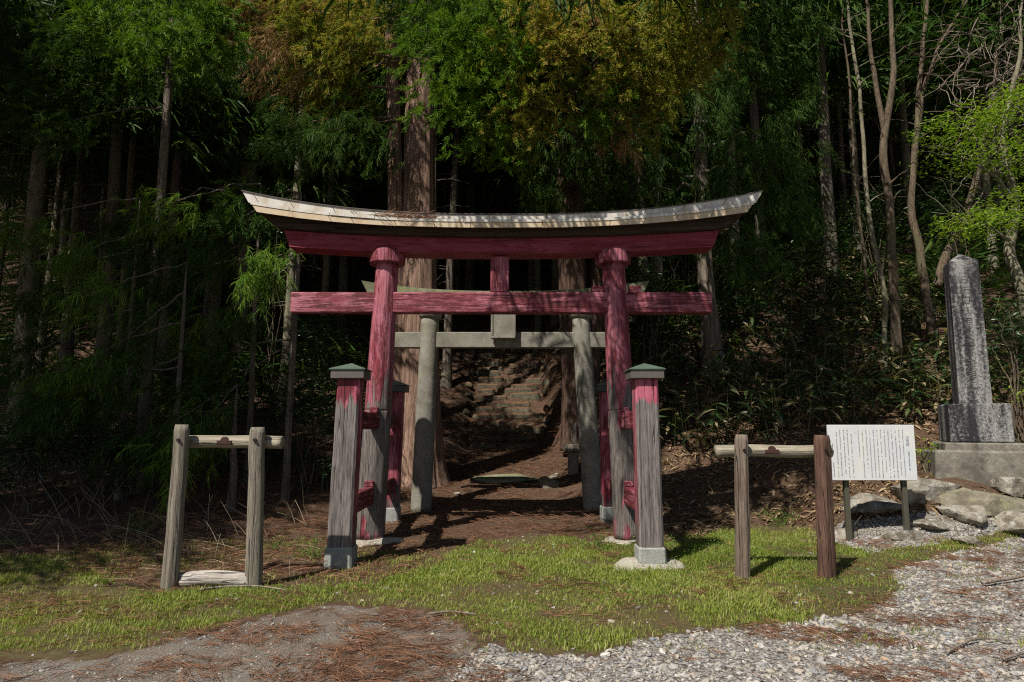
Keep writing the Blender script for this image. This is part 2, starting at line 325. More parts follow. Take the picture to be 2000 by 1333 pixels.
def ground_mat():
    b = NB('forest_edge_ground'); v = b.coord('Object')
    def attr(n):
        a = b.add('Attribute'); a.attribute_name = n; return a.outputs['Fac']
    edge = b.math('MULTIPLY', b.math('SUBTRACT', b.noise(v, 7, 5, .7), .5), .9)
    def soft(n): return b.ramp(b.math('ADD', attr(n), edge), [(.42, 0.0), (.58, 1.0)])
    n1 = b.noise(v, 1.5, 5, .6); n2 = b.noise(v, 22, 5, .75); n3 = b.noise(v, 90, 3, .7)
    lit = b.ramp(n2, [(.28, (.032, .020, .014)), (.5, (.09, .054, .035)), (.72, (.155, .098, .064))])
    lit = b.mix(b.ramp(n1, [(.4, 0.0), (.7, .5)]), lit, (.075, .055, .035))
    cell = b.add('TexVoronoi'); b.link(v, cell.inputs['Vector']); cell.inputs['Scale'].default_value = 42
    hue = b.sep(cell.outputs['Color'])[0]
    gr = b.ramp(hue, [(.0, (.17, .155, .14)), (.35, (.27, .255, .235)), (.6, (.34, .30, .24)), (.8, (.20, .21, .225)), (1.0, (.44, .42, .38))])
    gr = b.mix(b.ramp(cell.outputs['Distance'], [(.45, 0.0), (.75, .85)]), gr, (.075, .06, .048))
    n4 = b.noise(v, 130, 2, .6); n5 = b.noise(v, 4.5, 6, .7)
    asp = b.ramp(b.math('ADD', b.math('MULTIPLY', n3, .4), b.math('MULTIPLY', n4, .6)), [(.36, (.05, .044, .038)), (.5, (.16, .145, .125)), (.62, (.36, .34, .30))])
    asp = b.mix(b.ramp(n5, [(.46, .4), (.6, 0.0)]), asp, (.13, .10, .075))
    asp = b.mix(b.ramp(n1, [(.35, .55), (.6, 0.0)]), asp, (.13, .09, .065))
    soil = b.ramp(n2, [(.3, (.055, .042, .022)), (.6, (.11, .088, .04)), (.8, (.17, .13, .075))])
    c = b.mix(soft('asphalt'), lit, asp); c = b.mix(soft('gravel'), c, gr); c = b.mix(soft('grass'), c, soil)
    h = b.math('ADD', b.math('MULTIPLY', n2, .8), b.math('MULTIPLY', n3, .3))
    gh = b.math('MULTIPLY', b.math('SUBTRACT', 1.0, cell.outputs['Distance']), soft('gravel'))
    h = b.math('ADD', h, gh)
    return b.bsdf(c, .95, b.bump(h, .9, .02), spec=.15)
M['ground'] = ground_mat()
def gravel_mat():
    b = NB('mixed_gravel_stone'); g = b.add('NewGeometry')
    c = b.ramp(g.outputs['Random Per Island'], [(0, (.16, .15, .14)), (.2, (.30, .285, .26)), (.45, (.40, .36, .29)), (.6, (.22, .235, .255)), (.75, (.34, .32, .30)), (.9, (.52, .50, .46)), (1, (.38, .27, .19))])
    n = b.noise(b.coord('Object'), 70, 3); c = b.mix(b.ramp(n, [(.35, .4), (.6, 0.0)]), c, (.13, .11, .09))
    return b.bsdf(c, .85, None, spec=.25)
M['gravel'] = gravel_mat()

# ------------------------------------------------------------------ mesh helpers
def np_mesh(name, V, F, smooth=False):
    V = np.ascontiguousarray(V, np.float32); me = bpy.data.meshes.new(name)
    Fs = F if isinstance(F, list) else [F]
    Fs = [np.ascontiguousarray(f, np.int32) for f in Fs if len(f)]
    me.vertices.add(len(V)); me.vertices.foreach_set('co', V.ravel())
    nl = sum(f.size for f in Fs); npoly = sum(len(f) for f in Fs)
    me.loops.add(nl); me.loops.foreach_set('vertex_index', np.concatenate([f.ravel() for f in Fs]))
    me.polygons.add(npoly)
    tot = np.concatenate([np.full(len(f), f.shape[1], np.int32) for f in Fs])
    st = np.concatenate([[0], np.cumsum(tot)[:-1]]).astype(np.int32)
    me.polygons.foreach_set('loop_start', st); me.polygons.foreach_set('loop_total', tot)
    me.polygons.foreach_set('use_smooth', np.full(npoly, bool(smooth)))
    me.update(calc_edges=True)
    return me
def link(name, me, mat, parent=None, loc=None):
    o = bpy.data.objects.new(name, me); COL.objects.link(o)
    if me is not None and mat is not None and not len(me.materials): me.materials.append(M[mat] if isinstance(mat, str) else mat)
    if parent: o.parent = parent
    if loc is not None: o.location = loc
    return o
def tag(o, label, cat, group=None, kind=None):
    o['label'] = label; o['category'] = cat
    if group: o['group'] = group
    if kind: o['kind'] = kind
    return o
ROOT = {}
def thing(name, label, cat, loc, group=None):
    o = bpy.data.objects.new(name, None); COL.objects.link(o); o.location = loc; o.empty_display_size = .2
    ROOT[o.name] = np.array(loc, float)
    return tag(o, label, cat, group)
def root_off(p):
    off = np.zeros(3)
    while p is not None:
        off = off + np.array(p.location); p = p.parent
    return off
def part(name, VF, mat, parent, smooth=False):
    """a mesh given in world coordinates, stored relative to its parent"""
    V, F = VF
    return link(name, np_mesh(name, np.asarray(V, float)-root_off(parent), F, smooth), mat, parent)
def join(lst):
    Vs, Fd, o = [], {}, 0
    for V, F in lst:
        V = np.asarray(V); Vs.append(V)
        for f in (F if isinstance(F, list) else [F]):
            f = np.asarray(f)
            if len(f): Fd.setdefault(f.shape[1], []).append(f+o)
        o += len(V)
    return np.concatenate(Vs), [np.concatenate(x) for x in Fd.values()]
def bm_out(bm):
    bm.verts.ensure_lookup_table(); bm.faces.ensure_lookup_table()
    V = np.array([v.co[:] for v in bm.verts]); d = {}
    for f in bm.faces: d.setdefault(len(f.verts), []).append([v.index for v in f.verts])
    bm.free(); return V, [np.array(x) for x in d.values()]
def box(c, s, bev=.01, taper=1.0, rz=0.0, jit=0.0, shift=(0, 0), seg=1):
    """box centred on c with size s, bevelled; taper scales the top"""
    bm = bmesh.new(); bmesh.ops.create_cube(bm, size=1)
    for v in bm.verts:
        k = taper if v.co.z > 0 else 1.0
        sx = shift[0] if v.co.z > 0 else 0; sy = shift[1] if v.co.z > 0 else 0
        v.co = Vector((v.co.x*s[0]*k+sx, v.co.y*s[1]*k+sy, v.co.z*s[2]))
        if jit: v.co += Vector(rng.uniform(-jit, jit, 3))
    if bev > 0: bmesh.ops.bevel(bm, geom=list(bm.edges), offset=bev, segments=seg, affect='EDGES', profile=.6)
    bm.verts.index_update()
    V, F = bm_out(bm)
    cr, sr = math.cos(rz), math.sin(rz)
    V = np.stack([V[:, 0]*cr-V[:, 1]*sr, V[:, 0]*sr+V[:, 1]*cr, V[:, 2]], -1)
    return V+np.array(c), F
def rock(c, s, seed, sub=2, rough=.22, flat=.0, rz=0.0):
    bm = bmesh.new(); bmesh.ops.create_icosphere(bm, subdivisions=sub, radius=.5)
    bm.verts.index_update(); V, F = bm_out(bm)
    n = fbm(V[:, 0]*2.2+seed, V[:, 1]*2.2+seed*1.7, V[:, 2]*2.2, 3)-.5
    V = V*(1+n[:, None]*rough*4)
    q = np.random.default_rng(abs(int(seed*10))+3)
    for k in range(9):                              # split faces
        d = q.normal(0, 1, 3)*np.array([1, 1, 1.4]); d /= np.linalg.norm(d); h = q.uniform(.20, .36)
        e = V@d-h; V = V-np.where(e > 0, e, 0)[:, None]*d*.93
    V = V+(fbm(V[:, 0]*9+seed, V[:, 1]*9, V[:, 2]*9, 2)-.5)[:, None]*V*.18
    V = V*np.array(s)*1.35; cr, sr = math.cos(rz), math.sin(rz)
    V = np.stack([V[:, 0]*cr-V[:, 1]*sr, V[:, 0]*sr+V[:, 1]*cr, V[:, 2]], -1)
    return V+np.array(c), F
def tube(P, R, seg=8, ridge=0.0, rk=14, rz=.9, seed=0.0, cap=True, cracks=(), flare=None):
    """tapered tube along points P with radii R; ridge = bark furrows, cracks = (angle, depth)"""
    P = np.asarray(P, float); n = len(P); R = np.broadcast_to(np.asarray(R, float), (n,))
    T = np.gradient(P, axis=0); T /= np.linalg.norm(T, axis=1)[:, None]+1e-9
    ref = np.array([0, 1., 0]) if abs(T[:, 1]).mean() < .8 else np.array([1., 0, 0])
    A = np.cross(ref, T); A /= np.linalg.norm(A, axis=1)[:, None]+1e-9; B = np.cross(T, A)
    th = np.arange(seg)/seg*2*math.pi
    s = np.concatenate([[0], np.cumsum(np.linalg.norm(np.diff(P, axis=0), axis=1))])
    rad = np.repeat(R[:, None], seg, 1)
    cx, sx = np.cos(th)[None], np.sin(th)[None]
    if ridge:
        k = rk/6.28
        nn = vnoise(cx*k*2.5+seed, sx*k*2.5+seed, s[:, None]*rz) + .5*vnoise(cx*k*5+seed, sx*k*5, s[:, None]*rz*2)
        rad = rad*(1+ridge*(np.abs(nn-.75)*2-.5))
    if flare is not None:
        rad = rad*(1+flare[0]*np.exp(-s[:, None]/flare[1])*(.5+1.0*vnoise(cx*1.3+seed, sx*1.3, 4.)))
    for a, d in cracks:
        da = np.abs((th-a+math.pi) % (2*math.pi)-math.pi)
        rad = rad*(1-d*np.exp(-(da/.09)**2)[None]*(.4+.9*vnoise(np.full(n, a*7), s*2.5))[:, None])
    V = P[:, None]+rad[..., None]*(cx[..., None]*A[:, None]+sx[..., None]*B[:, None])
    V = V.reshape(-1, 3)
    i = np.arange(n-1)[:, None]*seg; j = np.arange(seg)[None]; j2 = (j+1) % seg
    F = np.stack([i+j, i+j2, i+seg+j2, i+seg+j], -1).reshape(-1, 4)
    if not cap: return V, [F]
    V = np.concatenate([V, P[:1], P[-1:]]); a, b2 = n*seg, n*seg+1; j = np.arange(seg); j2 = (j+1) % seg
    T3 = np.concatenate([np.stack([j2, j, np.full(seg, a)], -1), np.stack([(n-1)*seg+j, (n-1)*seg+j2, np.full(seg, b2)], -1)])
    return V, [F, T3]
def spline(pts, n):
    pts = np.asarray(pts, float); m = len(pts)
    t = np.linspace(0, m-1, n); k = np.clip(t.astype(int), 0, m-2); f = (t-k)[:, None]
    g = lambda q: pts[np.clip(q, 0, m-1)]
    p0, p1, p2, p3 = g(k-1), g(k), g(k+1), g(k+2)
    return .5*((2*p1)+(-p0+p2)*f+(2*p0-5*p1+4*p2-p3)*f**2+(-p0+3*p1-3*p2+p3)*f**3)
def inst(Vt, Ft, Rm, L):
    """copies of a template (Vt, Ft) joined into one mesh: Rm (N,3,3) columns = axes, L (N,3)"""
    N = len(L); V = np.einsum('nij,vj->nvi', Rm, Vt)+L[:, None]
    F = Ft[None]+(np.arange(N)*len(Vt))[:, None, None]
    return V.reshape(-1, 3), F.reshape(-1, Ft.shape[1])
def frames(D, scale, roll=.4, r=None):
    r = r or rng
    D = D/(np.linalg.norm(D, axis=1)[:, None]+1e-9); N = len(D)
    up = np.array([0, 0, 1.])[None]+r.normal(0, roll, (N, 3))*.6
    Y = np.cross(up, D); Y /= np.linalg.norm(Y, axis=1)[:, None]+1e-9; Z = np.cross(D, Y)
    return np.stack([D, Y, Z], -1)*np.asarray(scale).reshape(-1, 1, 1)
def yaw_frames(a, scale, tilt=.25, r=None):
    r = r or rng; N = len(a)
    Z = np.stack([r.normal(0, tilt, N), r.normal(0, tilt, N), np.ones(N)], -1); Z /= np.linalg.norm(Z, axis=1)[:, None]
    X = np.stack([np.cos(a), np.sin(a), np.zeros(N)], -1); X -= (X*Z).sum(1)[:, None]*Z; X /= np.linalg.norm(X, axis=1)[:, None]
    return np.stack([X, np.cross(Z, X), Z], -1)*np.asarray(scale).reshape(-1, 1, 1)

# foliage templates ------------------------------------------------
def ribbon(p, d, L, w0, bend, r, segs=2, taper=.35):
    """a curved ribbon: start p, direction d, bent towards 'bend'"""
    d = d/np.linalg.norm(d); pts = [p]; cur = d.copy()
    for k in range(segs):
        cur = cur+bend*(1.0/segs); cur /= np.linalg.norm(cur); pts.append(pts[-1]+cur*L/segs)
    n = np.cross(d, r.normal(0, 1, 3)); n /= np.linalg.norm(n)+1e-9
    V = []
    for k, q in enumerate(pts):
        ww = w0*(1-(1-taper)*k/segs)*.5; V += [q-n*ww, q+n*ww]
    F = [[2*k, 2*k+1, 2*k+3, 2*k+2] for k in range(segs)]
    return np.array(V), np.array(F)
def sprig(seed, n=18, L=.36, sl=.24, wd=.016, droop=.55, spread=(.45, 1.0), segs=2):
    """one drooping shoot of cedar: curved strands leaving a short twig"""
    r = np.random.default_rng(seed); out = []
    for i in range(n):
        t = (i+.5)/n; base = np.array([t*L, 0, -.12*t*t*L])
        a = r.uniform(0, 2*math.pi); op = r.uniform(*spread)*(1-.35*t)
        d = np.array([math.cos(op), math.sin(op)*math.cos(a), math.sin(op)*math.sin(a)*.7+.1])
        out.append(ribbon(base, d, sl*r.uniform(.7, 1.2)*(1-.25*t), wd, np.array([.25, 0, -droop*r.uniform(.6, 1.3)]), r, segs, .5))
    V, F = join(out); return V, F[0]
SPR = [sprig(s, 42, .28, .105, .0115, .15, (.5, 1.25), 1) for s in (1, 2, 3)]
SPR_D = [sprig(s, 20, .30, .20, .0100, .75, (.45, 1.2)) for s in (4, 5, 6)]          # hanging shoots
SPR_L = [sprig(s, 13, .50, .30, .021, .8) for s in (7, 8)]               # coarse, for far crowns
SPR_F = [sprig(s, 7, .55, .42, .036, .8) for s in (9, 10, 11)]              # coarsest: far crowns and what only shades
def scatter_sprigs(L, D, scale, temps, r):
    out = []; k = r.integers(0, len(temps), len(L)); Fm = frames(D, scale, .5, r)
    for i, (V, F) in enumerate(temps):
        s = k == i
        if s.any(): out.append(inst(V, F, Fm[s], L[s]))
    return join(out)
def mass(c, rad, n, r, hang=.6, temps=SPR, out_from=None, scale=(.8, 1.25)):
    """sprigs spread through an ellipsoid, pointing outwards and down, gathered into fronds"""
    c, rad = np.array(c, float), np.array(rad, float)
    nf = max(3, n//7)
    q = r.normal(0, 1, (nf, 3)); q /= np.linalg.norm(q, axis=1)[:, None]; q *= (r.uniform(.12, 1, nf)**.5)[:, None]
    fc = c+q*rad
    idx = r.integers(0, nf, n)
    og = q[idx]*np.array([1, 1, .3]) if out_from is None else (fc[idx]-np.array(out_from))
    og = og/(np.linalg.norm(og, axis=1)[:, None]+1e-6)
    t = r.uniform(-.5, .6, n)
    P = fc[idx]+og*t[:, None]*.55+r.normal(0, .13, (n, 3)); P[:, 2] -= np.abs(t)*.25
    D = og*.8+r.normal(0, .55, (n, 3)); D[:, 2] -= hang*.85
    return scatter_sprigs(P, D, r.uniform(*scale, n), temps, r)

# ================================================================== THE SETTING
def ground():
    gx = np.concatenate([-np.geomspace(400, 9.6, 26), np.arange(-9.5, 10.5, .085), np.geomspace(10.6, 400, 26)])
    gy = np.concatenate([-np.geomspace(300, 1.2, 16), np.arange(-1, 2.6, .3), np.arange(2.7, 20, .085), np.arange(20.1, 40, .5), np.geomspace(40.5, 400, 24)])
    X, Y = np.meshgrid(gx, gy); Z = tz(X, Y)
    nx, ny = len(gx), len(gy); V = np.stack([X, Y, Z], -1).reshape(-1, 3)
    i = np.arange(ny-1)[:, None]*nx+np.arange(nx-1)[None]
    F = np.stack([i, i+1, i+nx+1, i+nx], -1).reshape(-1, 4)
    me = np_mesh('ground', V, F, True)
    jj = np.random.default_rng(8); acc = 0
    for q in range(6): acc = acc+np.stack(masks(X+jj.normal(0, .09, X.shape), Y+jj.normal(0, .09, X.shape), Z))/6
    for nm, a in zip(('grass', 'asphalt', 'gravel'), acc):
        at_ = me.attributes.new(nm, 'FLOAT', 'POINT'); at_.data.foreach_set('value', a.ravel().astype(np.float32))
    o = link('ground', me, 'ground'); o['kind'] = 'structure'; o['label'] = 'forest edge ground of needle litter, gravel and worn asphalt'; o['category'] = 'ground'
ground()

# ================================================================== STONE STAIRS AND PATH
def stairs():
    t = thing('stone_stairs', 'rough stone stairs climbing into the forest behind the stone gate', 'stairs', (-.12, 17, .93))
    r = np.random.default_rng(3); n = 22
    for k in range(n):
        y = 17+k*.345; cuts = [-1.15+r.normal(0, .06)]
        while cuts[-1] < .55: cuts.append(cuts[-1]+r.uniform(.5, 1.25))
        for a, b in zip(cuts[:-1], cuts[1:]):
            b = min(b, .95); z = tz(np.array([(a+b)/2]), np.array([y+.1]), False)[0]
            part('step_stone', box(((a+b)/2, y+.1+r.normal(0, .035), z-.075+r.normal(0, .03)), (b-a-.01, .24, .30), .05, .9, r.normal(0, .06), .035), 'step', t)
    for k in range(13):
        y = 16.9+k*.5
        for s, x in ((-1, -1.27), (1, 1.02)):
            if s == 1 and k % 3 == 1: continue
            z = tz(np.array([x]), np.array([y]), False)[0]
            part('kerb_stone', rock((x+r.normal(0, .03), y, z+.0), (.22, .36, .26), k*3.1+s, 2, .12), 'step', t)
stairs()
o = part('path_slab', rock((-.28, 13.75, gz(-.28, 13.75)-.035), (1.5, 1.15, .15), 3.3, 4, .10), 'mossy_stone', None, True)
tag(o, 'flat mossy stone slab set across the path beyond the stone gate', 'slab')
for k, (px, py, Y, s, lab) in enumerate([(1082, 932, 13.6, .2, 'pale knobby stone on the right side of the needle path'), (1068, 948, 12.9, .42, 'dark low boulder half sunk at right of the needle path'), (893, 970, 12.2, .13, 'small white stone lying on needles by the left stone pillar')]):
    p = at(px, py, Y); z = gz(p[0], Y)
    tag(part('stone', rock((p[0], Y, z+s*.15), (s, s*.9, s*.7), 5+k*3, 2), 'rock' if k != 1 else 'rock2', None), lab, 'stone')
t = thing('wooden_stake', 'grey wooden stake with a thick collar beside the right stone pillar', 'stake', (1.2, 13.3, gz(1.2, 13.3)))
z0 = gz(1.2, 13.3)
part('post', box((1.2, 13.3, z0+.2), (.2, .2, .46), .015), 'grey_wood', t)
part('collar', box((1.2, 13.3, z0+.5), (.34, .34, .15), .015), 'grey_wood', t)
part('upper_post', box((1.23, 13.3, z0+.77), (.09, .09, .42), .008), 'grey_wood', t)

# ================================================================== RED TORII
TY = 8.85; TC = -.165
TROOT = (TC, TY, 0.0)
rt = thing('red_torii', 'weathered red wooden torii gate with curved roof and four foot posts', 'torii', TROOT)
def post_sq(name, cx, cy, z0, z1, w0, w1, mat, side_mat, parent, lean=0.0):
    """square chamfered post: front and back weathered, inner sides painted"""
    n = 14; V, F = [], []
    ch = .045
    prof = np.array([(-1, -1+ch*4), (-1+ch*4, -1), (1-ch*4, -1), (1, -1+ch*4), (1, 1-ch*4), (1-ch*4, 1), (-1+ch*4, 1), (-1, 1-ch*4)])*.5
    for k in range(n+1):
        f = k/n; ww = w0+(w1-w0)*f
        jit = (vnoise(np.arange(8)*3.1, f*9+cx*3)-.5)*.008
        for q, (a, b) in enumerate(prof): V.append((cx+lean*f+a*(ww+jit[q]), cy+b*(ww+jit[q]), z0+(z1-z0)*f))
    for k in range(n):
        for q in range(8): F.append((k*8+q, k*8+(q+1) % 8, k*8+8+(q+1) % 8, k*8+8+q))
    V = np.array(V); F = np.array(F)
    me = np_mesh(name, V-root_off(parent), [F, np.array([[7, 6, 5, 4, 3, 2, 1, 0]]), np.array([[n*8+i for i in range(8)]])])
    me.materials.append(M[mat]); me.materials.append(M[side_mat])
    mi = np.zeros(len(me.polygons), np.int32)
    mi[:len(F)] = np.array([1 if q in (3, 7, 2, 6, 5, 4, 0) and q in (3, 7) else 0 for k in range(n) for q in range(8)])
    me.polygons.foreach_set('material_index', mi)
    return link(name, me, None, parent)
for sx, bx, tx in ((-1, -1.84, -1.695), (1, 1.51, 1.375)):
    P = np.linspace((bx, TY, .06), (tx, TY, 3.70), 44)
    th0 = 4.4 if sx < 0 else 4.9
    R = np.interp(P[:, 2], [0, 1.68, 1.685, 1.70, 1.705, 3.7], [.188, .178, .170, .170, .174, .152])
    zz = np.concatenate([np.linspace(.06, 1.67, 24), [1.684, 1.688, 1.70, 1.704], np.linspace(1.72, 3.70, 24)])
    f = (zz-.06)/(3.64); P = np.stack([bx+(tx-bx)*f, np.full(len(f), TY), zz], -1)
    R = np.interp(zz, [0, 1.683, 1.687, 1.701, 1.705, 3.7], [.190, .178, .169, .169, .175, .152])
    pl = part('pillar', tube(P, R, 48, .025, 20, .5, 3+sx, True, [(th0, .10), (th0+.9, .07), (th0-1.1, .05)]), 'red_v', rt, True)
    col = tube([(tx, TY, 3.66), (tx, TY, 3.675), (tx, TY, 3.83), (tx, TY, 3.845)], [.228, .24, .24, .228], 64)
    part('collar', col, 'red_strut', rt)
    part('foundation_pad', rock((bx+(.02 if sx < 0 else -.03), TY-.02, .01), (.64, .60, .14), 11+sx, 3, .06), 'pad', rt, True)
    if sx > 0:
        for dx in (-.25, .25):
            part('wedge', box((tx+.03+dx, TY, 3.315), (.16, .12, .09), .008), 'red_h', rt)
    for fy, dark in ((7.42, False), (10.3, True)):
        zb = gz(bx, fy); fx = bx-.005 if sx < 0 else bx-.02
        lean = .05 if sx < 0 else -.012
        fp = post_sq('foot_post', fx, fy, zb+.17, 2.0, .262, .25, 'post' if not dark else 'post_red', 'post_red', rt, lean)
        part('concrete_base', box((fx, fy, zb+.085), (.30, .30, .25), .02, .97), 'concrete', fp)
        cx = fx+lean
        pc = part('cap', box((cx, fy, 2.052), (.365, .365, .095), .006), 'cap_edge' if not dark else 'cap_dark', fp)
        Vp = np.array([(-.197, -.197, 0), (.197, -.197, 0), (.197, .197, 0), (-.197, .197, 0), (-.197, -.197, .012), (.197, -.197, .012), (.197, .197, .012), (-.197, .197, .012), (0, 0, .085)])+np.array((cx, fy, 2.102))
        Fp = [np.array([[3, 2, 1, 0], [0, 1, 5, 4], [1, 2, 6, 5], [2, 3, 7, 6], [3, 0, 4, 7]]), np.array([[4, 5, 8], [5, 6, 8], [6, 7, 8], [7, 4, 8]])]
        part('cap_roof', (Vp, Fp), 'cap_green', fp)
        if sx > 0 and not dark:
            part('foundation_pad', rock((fx-.06, fy-.05, zb+.0), (.66, .60, .13), 21, 3, .06), 'pad', fp, True)
    for zc, hh in ((1.555, .21), (.615, .22)):
        xx = bx+(tx-bx)*zc/3.7
        # two lengths: front post to pillar, pillar to rear post, each running a little into the pillar
        for ya, yb in ((7.52, 8.74), (8.96, 10.2)):
            part('tie_beam', box((xx, (ya+yb)/2, zc), (.115, yb-ya, hh), .012), 'red_y', rt)
        part('tie_wedge', box((xx+.0, TY-.215, zc+hh/2+.035), (.11, .09, .07), .008), 'red_y', rt)
def strip_beam(u0, u1, n, hb, ht, y0, y1, zb, zt, rb, rt_, c, p=2.4):
    """curved beam: half lengths hb/ht at bottom/top, heights zb/zt at the middle, rising by rb/rt_ at the ends"""
    us = np.linspace(u0, u1, n+1); V = []
    for u in us:
        e = abs(u)**p
        V += [(c+hb*u, y0, zb+rb*e), (c+hb*u, y1, zb+rb*e), (c+ht*u, y1, zt+rt_*e), (c+ht*u, y0, zt+rt_*e)]
    F = []
    for k in range(n):
        a = 4*k
        F += [(a, a+4, a+5, a+1), (a+1, a+5, a+6, a+2), (a+2, a+6, a+7, a+3), (a+3, a+7, a+4, a)]
    F += [(0, 1, 2, 3), (4*n+3, 4*n+2, 4*n+1, 4*n)]
    return np.array(V), np.array(F)
part('tie_lintel', box((-.14, TY, 3.13), (5.64, .19, .28), .014, 1, 0, .004), 'red_h', rt)
part('centre_strut', box((-.166, TY, 3.52), (.25, .15, .50), .012), 'red_strut', rt)
part('upper_lintel', strip_beam(-1, 1, 40, 2.84, 2.92, TY-.17, TY+.17, 3.78, 3.985, .09, .11, -.14, 2.2), 'red_h2', rt)
part('roof_timber', strip_beam(-1, 1, 40, 3.0, 3.15, TY-.26, TY+.26, 3.988, 4.085, .13, .20, -.135, 2.4), 'dark_wood', rt)
ks = part('roof', strip_beam(-1, 1, 40, 3.22, 3.30, TY-.385, TY+.385, 4.075, 4.165, .215, .25, -.13, 2.5), 'dark_wood', rt)
part('roof_core', strip_beam(-1, 1, 40, 3.32, 3.41, TY-.335, TY+.335, 4.166, 4.248, .25, .32, -.128, 2.5), 'dark_wood', ks)
# ridge roof over the beam
us = np.linspace(-1, 1, 41); e = np.abs(us)**2.5; x = -.128+3.455*us
Vr = []
for u_, e_, x_ in zip(us, e, x):
    z = 4.253+.325*e_
    Vr += [(x_, TY-.365, z), (x_, TY, z+.04), (x_, TY+.365, z), (x_, TY-.365, z+.012), (x_, TY, z+.055), (x_, TY+.365, z+.012)]
Fr = []
for k in range(40):
    a = 6*k; b = a+6
    Fr += [(a, a+1, b+1, b), (a+1, a+2, b+2, b+1), (a+3, b+3, b+4, a+4), (a+4, b+4, b+5, a+5), (a, b, b+3, a+3), (a+2, a+5, b+5, b+2)]
Fr += [(0, 3, 4, 1), (1, 4, 5, 2), (240, 241, 244, 243), (241, 242, 245, 244)]
part('roof_sheet', (np.array(Vr), np.array(Fr)), 'roof_sheet', ks)
def panels(name, cuts, hb, ht, y0, y1, zb, zt, rb, rt_, c, mat, p=2.5, jit=.004):
    r = np.random.default_rng(len(cuts))
    for a, b in zip(cuts[:-1], cuts[1:]):
        dy = r.uniform(-jit, jit); dz = r.uniform(-jit, jit)*.6
        part(name, strip_beam(a+.0012, b-.0012, 5, hb, ht, y0+dy, y1+dy, zb+dz, zt+dz, rb, rt_, c, p), mat, ks)
for sgn in (-1, 1):
    yA = TY-.352 if sgn < 0 else TY+.337; yB = TY-.337 if sgn < 0 else TY+.352
    cu = [-1, -.955, -.815, -.65, -.49, -.26, -.05, .17, .36, .55, .70, .86, .955, 1]
    panels('ridge_fascia_panel', cu, 3.36, 3.455, yA, yB, 4.158, 4.252, .265, .33, -.128, 'fascia')
    yA = TY-.412 if sgn < 0 else TY+.398; yB = TY-.398 if sgn < 0 else TY+.412
    cu = list(np.linspace(-1, 1, 13)+np.concatenate([[0], np.random.default_rng(5).normal(0, .012, 11), [0]]))
    panels('eave_trim', cu, 3.305, 3.32, yA, yB, 4.135, 4.168, .240, .252, -.13, 'fascia')
    yA = TY-.402 if sgn < 0 else TY+.388; yB = TY-.388 if sgn < 0 else TY+.402
    cu = list(np.linspace(-1, 1, 15)+np.concatenate([[0], np.random.default_rng(6).normal(0, .012, 13), [0]]))
    panels('eave_fascia_panel', cu, 3.22, 3.29, yA, yB, 4.062, 4.132, .212, .238, -.13, 'fascia_tan')

# ================================================================== STONE TORII
SY = 11.2; SC = -.075
st = thing('stone_torii', 'plain grey stone torii gate standing behind the red one', 'torii', (SC, SY, .12))
for bx, tx in ((-1.50, -1.39), (1.35, 1.165)):
    P = np.linspace((bx, SY, .02), (tx, SY, 3.34), 20)
    part('pillar', tube(P, np.linspace(.172, .152, 20), 40, .008, 8, 1, bx), 'stone_torii', st, True)
    part('collar', tube([(tx, SY, 3.30), (tx, SY, 3.33), (tx, SY, 3.41), (tx, SY, 3.42)], [.165, .19, .215, .21], 56), 'stone_torii', st)
part('tie_lintel', box((SC-.04, SY, 2.925), (4.1, .17, .265), .012), 'stone_torii', st)
part('lower_beam', strip_beam(-1, 1, 24, 2.05, 2.12, SY-.15, SY+.15, 3.42, 3.60, .05, .06, -.11), 'stone_torii', st)
part('top_beam', strip_beam(-1, 1, 24, 2.30, 2.43, SY-.19, SY+.19, 3.603, 3.74, .06, .18, -.11), 'mossy_stone', st)
pq = part('name_plaque', box((-.145, SY-.16, 3.19), (.415, .07, .52), .01), 'stone_torii', st)
part('plaque_frame', join([box((-.145, SY-.205, 2.955), (.40, .03, .035), .005), box((-.335, SY-.202, 3.19), (.03, .025, .43), .004), box((.045, SY-.202, 3.19), (.03, .025, .43), .004)]), 'stone_torii', pq)

# ================================================================== POST AND RAIL FRAMES
def barrier(label, posts, rail, rz_, rail_y, mats, bolts, rail_mat):
    t = thing('post_and_rail_frame', label, 'barrier', (posts[0][0], posts[0][2], 0), 'log frames either side of the gate')
    for k, (bx, tx, y, ztop, rad) in enumerate(posts):
        n = 26; f = np.linspace(0, 1, n)
        P = np.stack([bx+(tx-bx)*f, np.full(n, y), -.05+(ztop+.05)*f], -1)
        P[:, :2] += (fbm(f*3+k*7, f*0+bx, 0, 2)[:, None]-.5)*.02
        R = rad*(1.05-.1*f); R[-1] *= .86
        ob = part('post', tube(P, R, 32, .06, 18, 1.5, bx*3, True, [(4.6+k*.4, .30), (5.3, .14), (3.9, .12)]), mats[k], t, True)
        for bz in bolts:
            part('bolt', tube([(tx+(bx-tx)*(1-bz/ztop)+.005, y-rad-.012, bz), (tx+(bx-tx)*(1-bz/ztop)+.005, y-rad+.03, bz)], [.016, .018], 10), 'iron', ob)
    xa, xb = rail; n = 24; f = np.linspace(0, 1, n)
    P = np.stack([xa+(xb-xa)*f, np.full(n, rail_y), rz_+(fbm(f*3, f*0+xa, 0, 2)-.5)*.02], -1)
    rl = part('rail', tube(P, .063, 24, .05, 12, 1.2, xa, True, [(4.2, .10), (1.0, .1)]), rail_mat, t, True)
    xm = xa+(xb-xa)*.47
    part('iron_bracket', join([box((xm, rail_y-.066, rz_-.004), (.145, .016, .040), .004), tube([(xm, rail_y-.050, rz_+.012), (xm, rail_y-.071, rz_+.012)], [.042, .040], 14)]), 'rust', rl)
    return t
